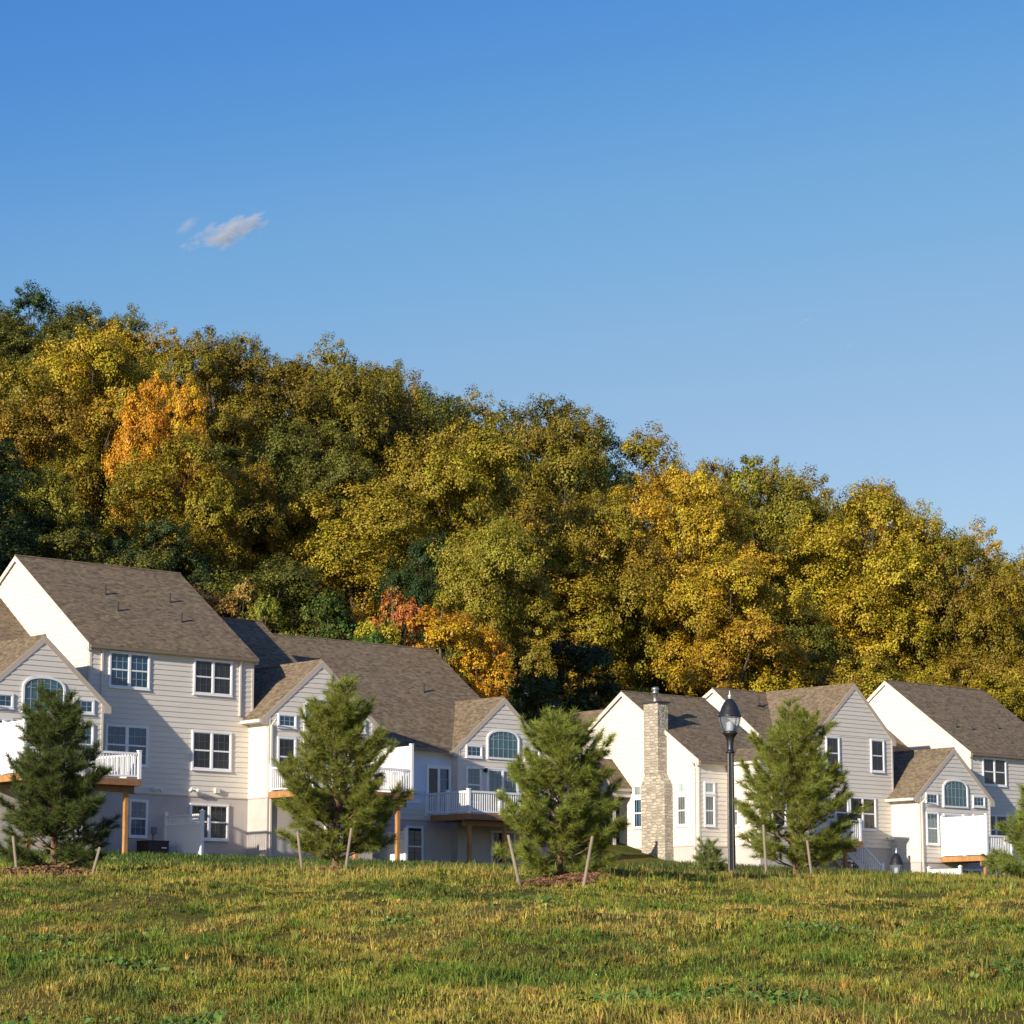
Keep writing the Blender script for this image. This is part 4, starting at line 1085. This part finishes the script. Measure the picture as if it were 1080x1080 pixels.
def blades(name, X, Y, hgt, wid, rs, col, bend=.55, ang=None):
    n = len(X); Z = ground(X, Y)
    a = rs.uniform(0, 2*np.pi, n); side = np.stack([np.cos(a), np.sin(a), np.zeros(n)], 1)*wid[:, None]
    b = ang if ang is not None else 14*vnoise(X/.35, Y/.45, 55)+rs.normal(0, .9, n); ln = rs.uniform(.1, 1, n)*bend
    lean = np.stack([np.cos(b)*ln, np.sin(b)*ln, np.zeros(n)], 1)
    P = np.stack([X, Y, Z-.01], 1); up = np.array([0, 0, 1.0])
    h = hgt[:, None]
    M_ = P+(up*.62+lean*.28)*h; T_ = P+(up*np.sqrt(np.maximum(.2, 1-ln*ln))[:, None]+lean)*h
    V = np.stack([P-side, P+side, M_+side*.75, M_-side*.75, T_], 1).reshape(-1, 3)
    base = np.arange(n)*5
    q = np.stack([base, base+1, base+2, base+3, base+3, base+2, base+4], 1).ravel()
    sz = np.tile([4, 3], n)
    return np_mesh(name, V, q, sz, GRASS, np.repeat(col, 5, 0), 'tint')
rs = np.random.RandomState(77)
def scatter(n, y0, y1, pw=1.0, wmul=.192):
    u_ = rs.rand(n); Y = (y0**pw+(y1**pw-y0**pw)*u_)**(1/pw); X = rs.uniform(-1, 1, n)*(Y*wmul+.4); return X, Y
MUL = [(-7.9, 49.3, .95, 1.10), (-3.1, 50.6, .62, .8), (.82, 44.6, .70, .75)]
def keep(X, Y):
    k = np.ones(len(X), bool)
    for (a, b, c, d) in MUL: k &= ((X-a)/c)**2+((Y-b)/d)**2 > rs.uniform(.65, 1.1, len(X))
    # small bare spots on the bank
    bare = fbm(X/1.1+31, Y/1.9+3, 41, 3)
    k &= ~((bare > .70) & (rs.rand(len(X)) < .8))
    for (a, b, c, d) in ((-4.0, 29.5, .32, .5), (-3.0, 27.2, .42, .55), (-3.9, 34.5, .3, .6), (-2.6, 35.5, .25, .6)): k &= (((X-a)/c)**2+((Y-b)/d)**2 > rs.uniform(.5, 1.2, len(X)))
    return k
X, Y = scatter(330000, 16.6, 55.5, .55)
nt_ = 21000; TX, TY = scatter(nt_, 16.6, 55.5, .55); q_ = rs.randint(14, 34, nt_)
TH = (.045+.080*np.clip((fbm(TX/.7+8, TY/.9+2, 13, 3)-.30)*2.0, 0, 1))*rs.uniform(.6, 1.3, nt_)
ti = np.repeat(np.arange(nt_), q_); ang = rs.uniform(0, 2*np.pi, len(ti)); rr_ = np.abs(rs.normal(0, .022, len(ti)))
GX = np.concatenate([X, TX[ti]+rr_*np.cos(ang)]); GY = np.concatenate([Y, TY[ti]+rr_*np.sin(ang)])
GA = np.concatenate([14*vnoise(X/.35, Y/.45, 55)+rs.normal(0, 1.2, len(X)), ang+rs.normal(0, .4, len(ti))])
hn = fbm(X/.45+8, Y/.6+2, 13, 3)
GH = np.concatenate([(.025+.06*np.clip((hn-.30)*1.9, 0, 1))*rs.uniform(.5, 1.5, len(X)), TH[ti]*rs.uniform(.5, 1.25, len(ti))])
GC = tint(GX, GY, rs); tj = rs.uniform(.7, 1.35, nt_); th_ = rs.normal(0, .16, nt_)
GC[len(X):] *= tj[ti][:, None]; GC[len(X):, 0] *= (1+th_[ti])
k = keep(GX, GY); GX, GY, GA, GH, GC = GX[k], GY[k], GA[k], GH[k], GC[k]
go = blades('meadow_grass', GX, GY, GH, rs.uniform(.0020, .0044, len(GX))*(.75+GY/60), rs, GC, 1.0, GA)
tag(go, 'short tufted green and straw coloured grass covering the bank', 'grass', kind='stuff')
# the same meadow to either side and behind the crest, thinner
n = 230000; Y = rs.uniform(8, 100, n); X = rs.uniform(-1, 1, n)*(Y*.34+5)
k = (np.abs(X) > Y*.192+.2) | (Y < 16.6) | (Y > 55); k &= (-X*SU+Y*CU) < 80; X, Y = X[k], Y[k]
o = blades('outer_meadow_grass', X, Y, rs.uniform(.05, .15, len(X)), rs.uniform(.006, .011, len(X))*(.75+Y/50), rs, tint(X, Y, rs), .9)
tag(o, 'meadow grass running on past both sides of the bank', 'grass', kind='stuff')
# tall stems on the crest and scattered seed stalks
X1, Y1 = scatter(9500, 44, 57, 1); X2, Y2 = scatter(1100, 17, 46, .6)
X = np.concatenate([X1, X2]); Y = np.concatenate([Y1, Y2]); k = keep(X, Y); X, Y = X[k], Y[k]
cc = tint(X, Y, rs); st_ = rs.rand(len(X)) < .3; cc[st_] = STRAW*rs.uniform(.7, 1.2, st_.sum())[:, None]
o = blades('tall_grass', X, Y, rs.uniform(.09, .25, len(X)), rs.uniform(.002, .0045, len(X))*(.75+Y/60), rs, cc, .7)
tag(o, 'taller stems and seed stalks standing above the meadow grass', 'grass', kind='stuff')
# rough grass of the yards behind the crest, shade put into its tint
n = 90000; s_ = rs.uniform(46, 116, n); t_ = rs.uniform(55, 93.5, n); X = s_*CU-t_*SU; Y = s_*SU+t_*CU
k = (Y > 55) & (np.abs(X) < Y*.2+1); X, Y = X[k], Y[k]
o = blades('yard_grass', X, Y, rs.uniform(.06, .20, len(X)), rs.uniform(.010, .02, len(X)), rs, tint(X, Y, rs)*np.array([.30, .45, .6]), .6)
tag(o, 'yard grass in front of the house walls, shade darkened into its colour', 'grass', kind='stuff')
# broad leaved weeds
wc = [(-3.35, 23.6, .6, 450), (-4.3, 27.0, .55, 380), (-3.7, 27.2, .35, 220), (1.0, 19.6, .55, 520), (1.75, 19.2, .5, 480), (-3.1, 18.6, .9, 600), (1.4, 20.8, .6, 380), (-2.0, 18.0, .6, 360), (3.2, 29.5, .9, 260),
      (.3, 33, .7, 220), (-1.2, 31, .6, 200), (4.2, 24.0, .7, 240), (-.9, 38.5, .5, 170), (2.2, 38, .9, 200), (-4.6, 21.5, .5, 260), (5.0, 33, .8, 200)]
Cs = []
for (x, y, r_, k) in wc:
    a = rs.uniform(0, 6.283, k); q = np.abs(rs.normal(0, .5, k))*r_; px_, py_ = x+q*np.cos(a), y+q*np.sin(a)*1.3
    Cs.append(np.stack([px_, py_, ground(px_, py_)+rs.uniform(.03, .11, k)], 1))
Cs = np.concatenate(Cs); k = len(Cs)
o = leaf_mesh('weeds', Cs, unit(rs.normal(size=(k, 3))*.55+np.array([-.2, -.35, .8])), rs.uniform(.022, .055, k), np.stack([rs.rand(k), rs.rand(k), rs.rand(k)], 1), foliage('weed leaves', .2, False, (.090, .150, .026), huevar=.05))
tag(o, 'broad leaved weeds growing in low patches through the grass', 'weeds', kind='stuff')
X, Y = scatter(26, 18, 50, .7)
o = leaf_mesh('white_blossom', np.stack([X, Y, ground(X, Y)+.09], 1), unit(rs.normal(size=(26, 3))*.4+np.array([0, -.6, .7])), rs.uniform(.010, .020, 26), np.stack([rs.rand(26)]*3, 1), foliage('white petals', .1, False, (.6, .58, .5), huevar=.02))
tag(o, 'tiny pale seed heads and blossoms scattered in the grass', 'blossom', kind='stuff')

# ================================================================== CLOUD
def cloud(parts, loc, label, dens):
    import bmesh
    bm = bmesh.new()
    for (x, y, z, rx, ry, rz) in parts:
        r_ = bmesh.ops.create_icosphere(bm, subdivisions=3, radius=1.0)
        for v in r_['verts']:
            n = 1+.18*math.sin(4*v.co.x+x)*math.sin(5*v.co.z+z); v.co = Vector((x+v.co.x*rx*n, y+v.co.y*ry*n, z+v.co.z*rz*n))
    me = bpy.data.meshes.new('cloud'); bm.to_mesh(me); bm.free()
    def b(nt, N, L, out):
        tc = N('ShaderNodeTexCoord'); mp = N('ShaderNodeMapping', vector_type='TEXTURE'); mp.inputs['Scale'].default_value = (13, 11, 6.0); mp.inputs['Rotation'].default_value = (0, -.42, 0)
        L(tc.outputs['Object'], mp.inputs[0])
        no = N('ShaderNodeTexNoise', Scale=1.0, Detail=5.0, Roughness=.62); L(mp.outputs[0], no.inputs['Vector'])
        # density fades towards the rim of the wisp, measured in the cloud's own space
        g = N('ShaderNodeMapping', vector_type='TEXTURE'); g.inputs['Rotation'].default_value = (0, CR, 0); g.inputs['Scale'].default_value = (CX, 10.0, CZ_)
        L(tc.outputs['Object'], g.inputs[0])
        ln = N('ShaderNodeVectorMath', operation='LENGTH'); L(g.outputs[0], ln.inputs[0])
        m1 = N('ShaderNodeMapRange'); L(ln.outputs['Value'], m1.inputs[0]); m1.inputs[1].default_value = .0; m1.inputs[2].default_value = 1.0; m1.inputs[3].default_value = .40; m1.inputs[4].default_value = -.22
        sb = N('ShaderNodeMath', operation='ADD'); L(no.outputs['Fac'], sb.inputs[0]); L(m1.outputs[0], sb.inputs[1])
        mr = N('ShaderNodeMapRange'); L(sb.outputs[0], mr.inputs[0]); mr.inputs[1].default_value = .52; mr.inputs[2].default_value = .95; mr.inputs[3].default_value = 0; mr.inputs[4].default_value = dens
        v = N('ShaderNodeVolumePrincipled'); v.inputs['Color'].default_value = (1, 1, 1, 1); v.inputs['Anisotropy'].default_value = .2
        L(mr.outputs[0], v.inputs['Density']); L(v.outputs[0], out.inputs['Volume'])
    CX, CZ_, CR = parts[0][6:9] if len(parts[0]) > 6 else CP
    me.materials.append(mat('cloud vapour '+label, b))
    o = bpy.data.objects.new('cloud', me); o.location = loc; link(o); tag(o, label, 'cloud'); return o
def sky_at(px, py, D):
    x = (px-540)/3000.0; y = -(py-540)/3000.0
    return (x*D, D*(math.cos(TILT)-y*math.sin(TILT)), EYE+D*(math.sin(TILT)+y*math.cos(TILT)))
CP = (46, 15.0, -.33)
cloud([(0, 0, 0, 36, 12, 15), (14, 0, 5, 26, 11, 12), (-16, 0, -7, 26, 10, 10)], sky_at(242, 244, 2000), 'white cloud wisp, the larger of the two left ones in the blue sky', .32)
CP = (16, 6.5, -.5)
cloud([(0, 0, 0, 15, 8, 9)], sky_at(198, 237, 2000), 'small faint cloud wisp left of the larger cloud', .09)

CP = (9, 2.6, -.25)
cloud([(0, 0, 0, 11, 5, 4)], sky_at(850, 338, 2000), 'barely visible cloud shred high over the two-window gable house', .08)
CP = (6, 2.4, -.5)
cloud([(0, 0, 0, 8, 5, 4)], sky_at(895, 365, 2000), 'faintest tiny cloud shred, farthest right in the sky', .08)

# ================================================================== LIGHT, SKY, CAMERA
Ls = W(-1.0, -.27, .315).normalized()
sun = bpy.data.lights.new('sun', 'SUN'); sun.energy = 4.75; sun.angle = R(.5); sun.color = (1.0, .89, .73)
so = bpy.data.objects.new('sun', sun); so.rotation_euler = (-Ls).to_track_quat('-Z', 'Y').to_euler(); so.location = (-60, -80, 60); link(so)
w = bpy.data.worlds.new('World'); SC.world = w; w.use_nodes = True
nt = w.node_tree; nt.nodes.clear()
sk = nt.nodes.new('ShaderNodeTexSky'); sk.sky_type = 'NISHITA'; sk.sun_disc = False
sk.sun_elevation = math.asin(Ls.z); sk.sun_rotation = math.atan2(Ls.x, Ls.y)
sk.air_density = 1.0; sk.dust_density = .4; sk.ozone_density = 5.0
k1 = nt.nodes.new('ShaderNodeVectorMath'); k1.operation = 'SCALE'; k1.inputs['Scale'].default_value = .1
cv = nt.nodes.new('ShaderNodeRGBCurve')
def setc(c, pts):
    c.points[0].location = (0, 0); c.points[1].location = (1, 1)
    for p in pts: c.points.new(*p)
setc(cv.mapping.curves[0], [(.09, .047), (.13, .126), (.18, .226), (.40, .46)])
setc(cv.mapping.curves[1], [(.21, .178), (.28, .282), (.39, .380), (.6, .6)])
setc(cv.mapping.curves[2], [(.42, .450), (.66, .550)])
cv.mapping.update()
k2 = nt.nodes.new('ShaderNodeVectorMath'); k2.operation = 'SCALE'; k2.inputs['Scale'].default_value = 10
bg = nt.nodes.new('ShaderNodeBackground'); bg.inputs['Strength'].default_value = .1
ow = nt.nodes.new('ShaderNodeOutputWorld')
nt.links.new(sk.outputs[0], k1.inputs[0]); nt.links.new(k1.outputs[0], cv.inputs['Color']); nt.links.new(cv.outputs[0], k2.inputs[0]); nt.links.new(k2.outputs[0], bg.inputs[0]); nt.links.new(bg.outputs[0], ow.inputs[0])

cam = bpy.data.cameras.new('camera'); cam.sensor_width = 36; cam.lens = 36*3000/1080.0; cam.clip_end = 20000; cam.clip_start = .5
co = bpy.data.objects.new('camera', cam); co.location = (0, 0, EYE); co.rotation_euler = (R(90)+TILT, 0, 0); link(co); SC.camera = co
SC.render.resolution_x = 1024; SC.render.resolution_y = 1024
SC.view_settings.view_transform = 'Standard'; SC.view_settings.look = 'None'; SC.view_settings.gamma = 1
SC.view_settings.exposure = .53
SC.cycles.max_bounces = 6; SC.cycles.transparent_max_bounces = 8; SC.cycles.volume_bounces = 1
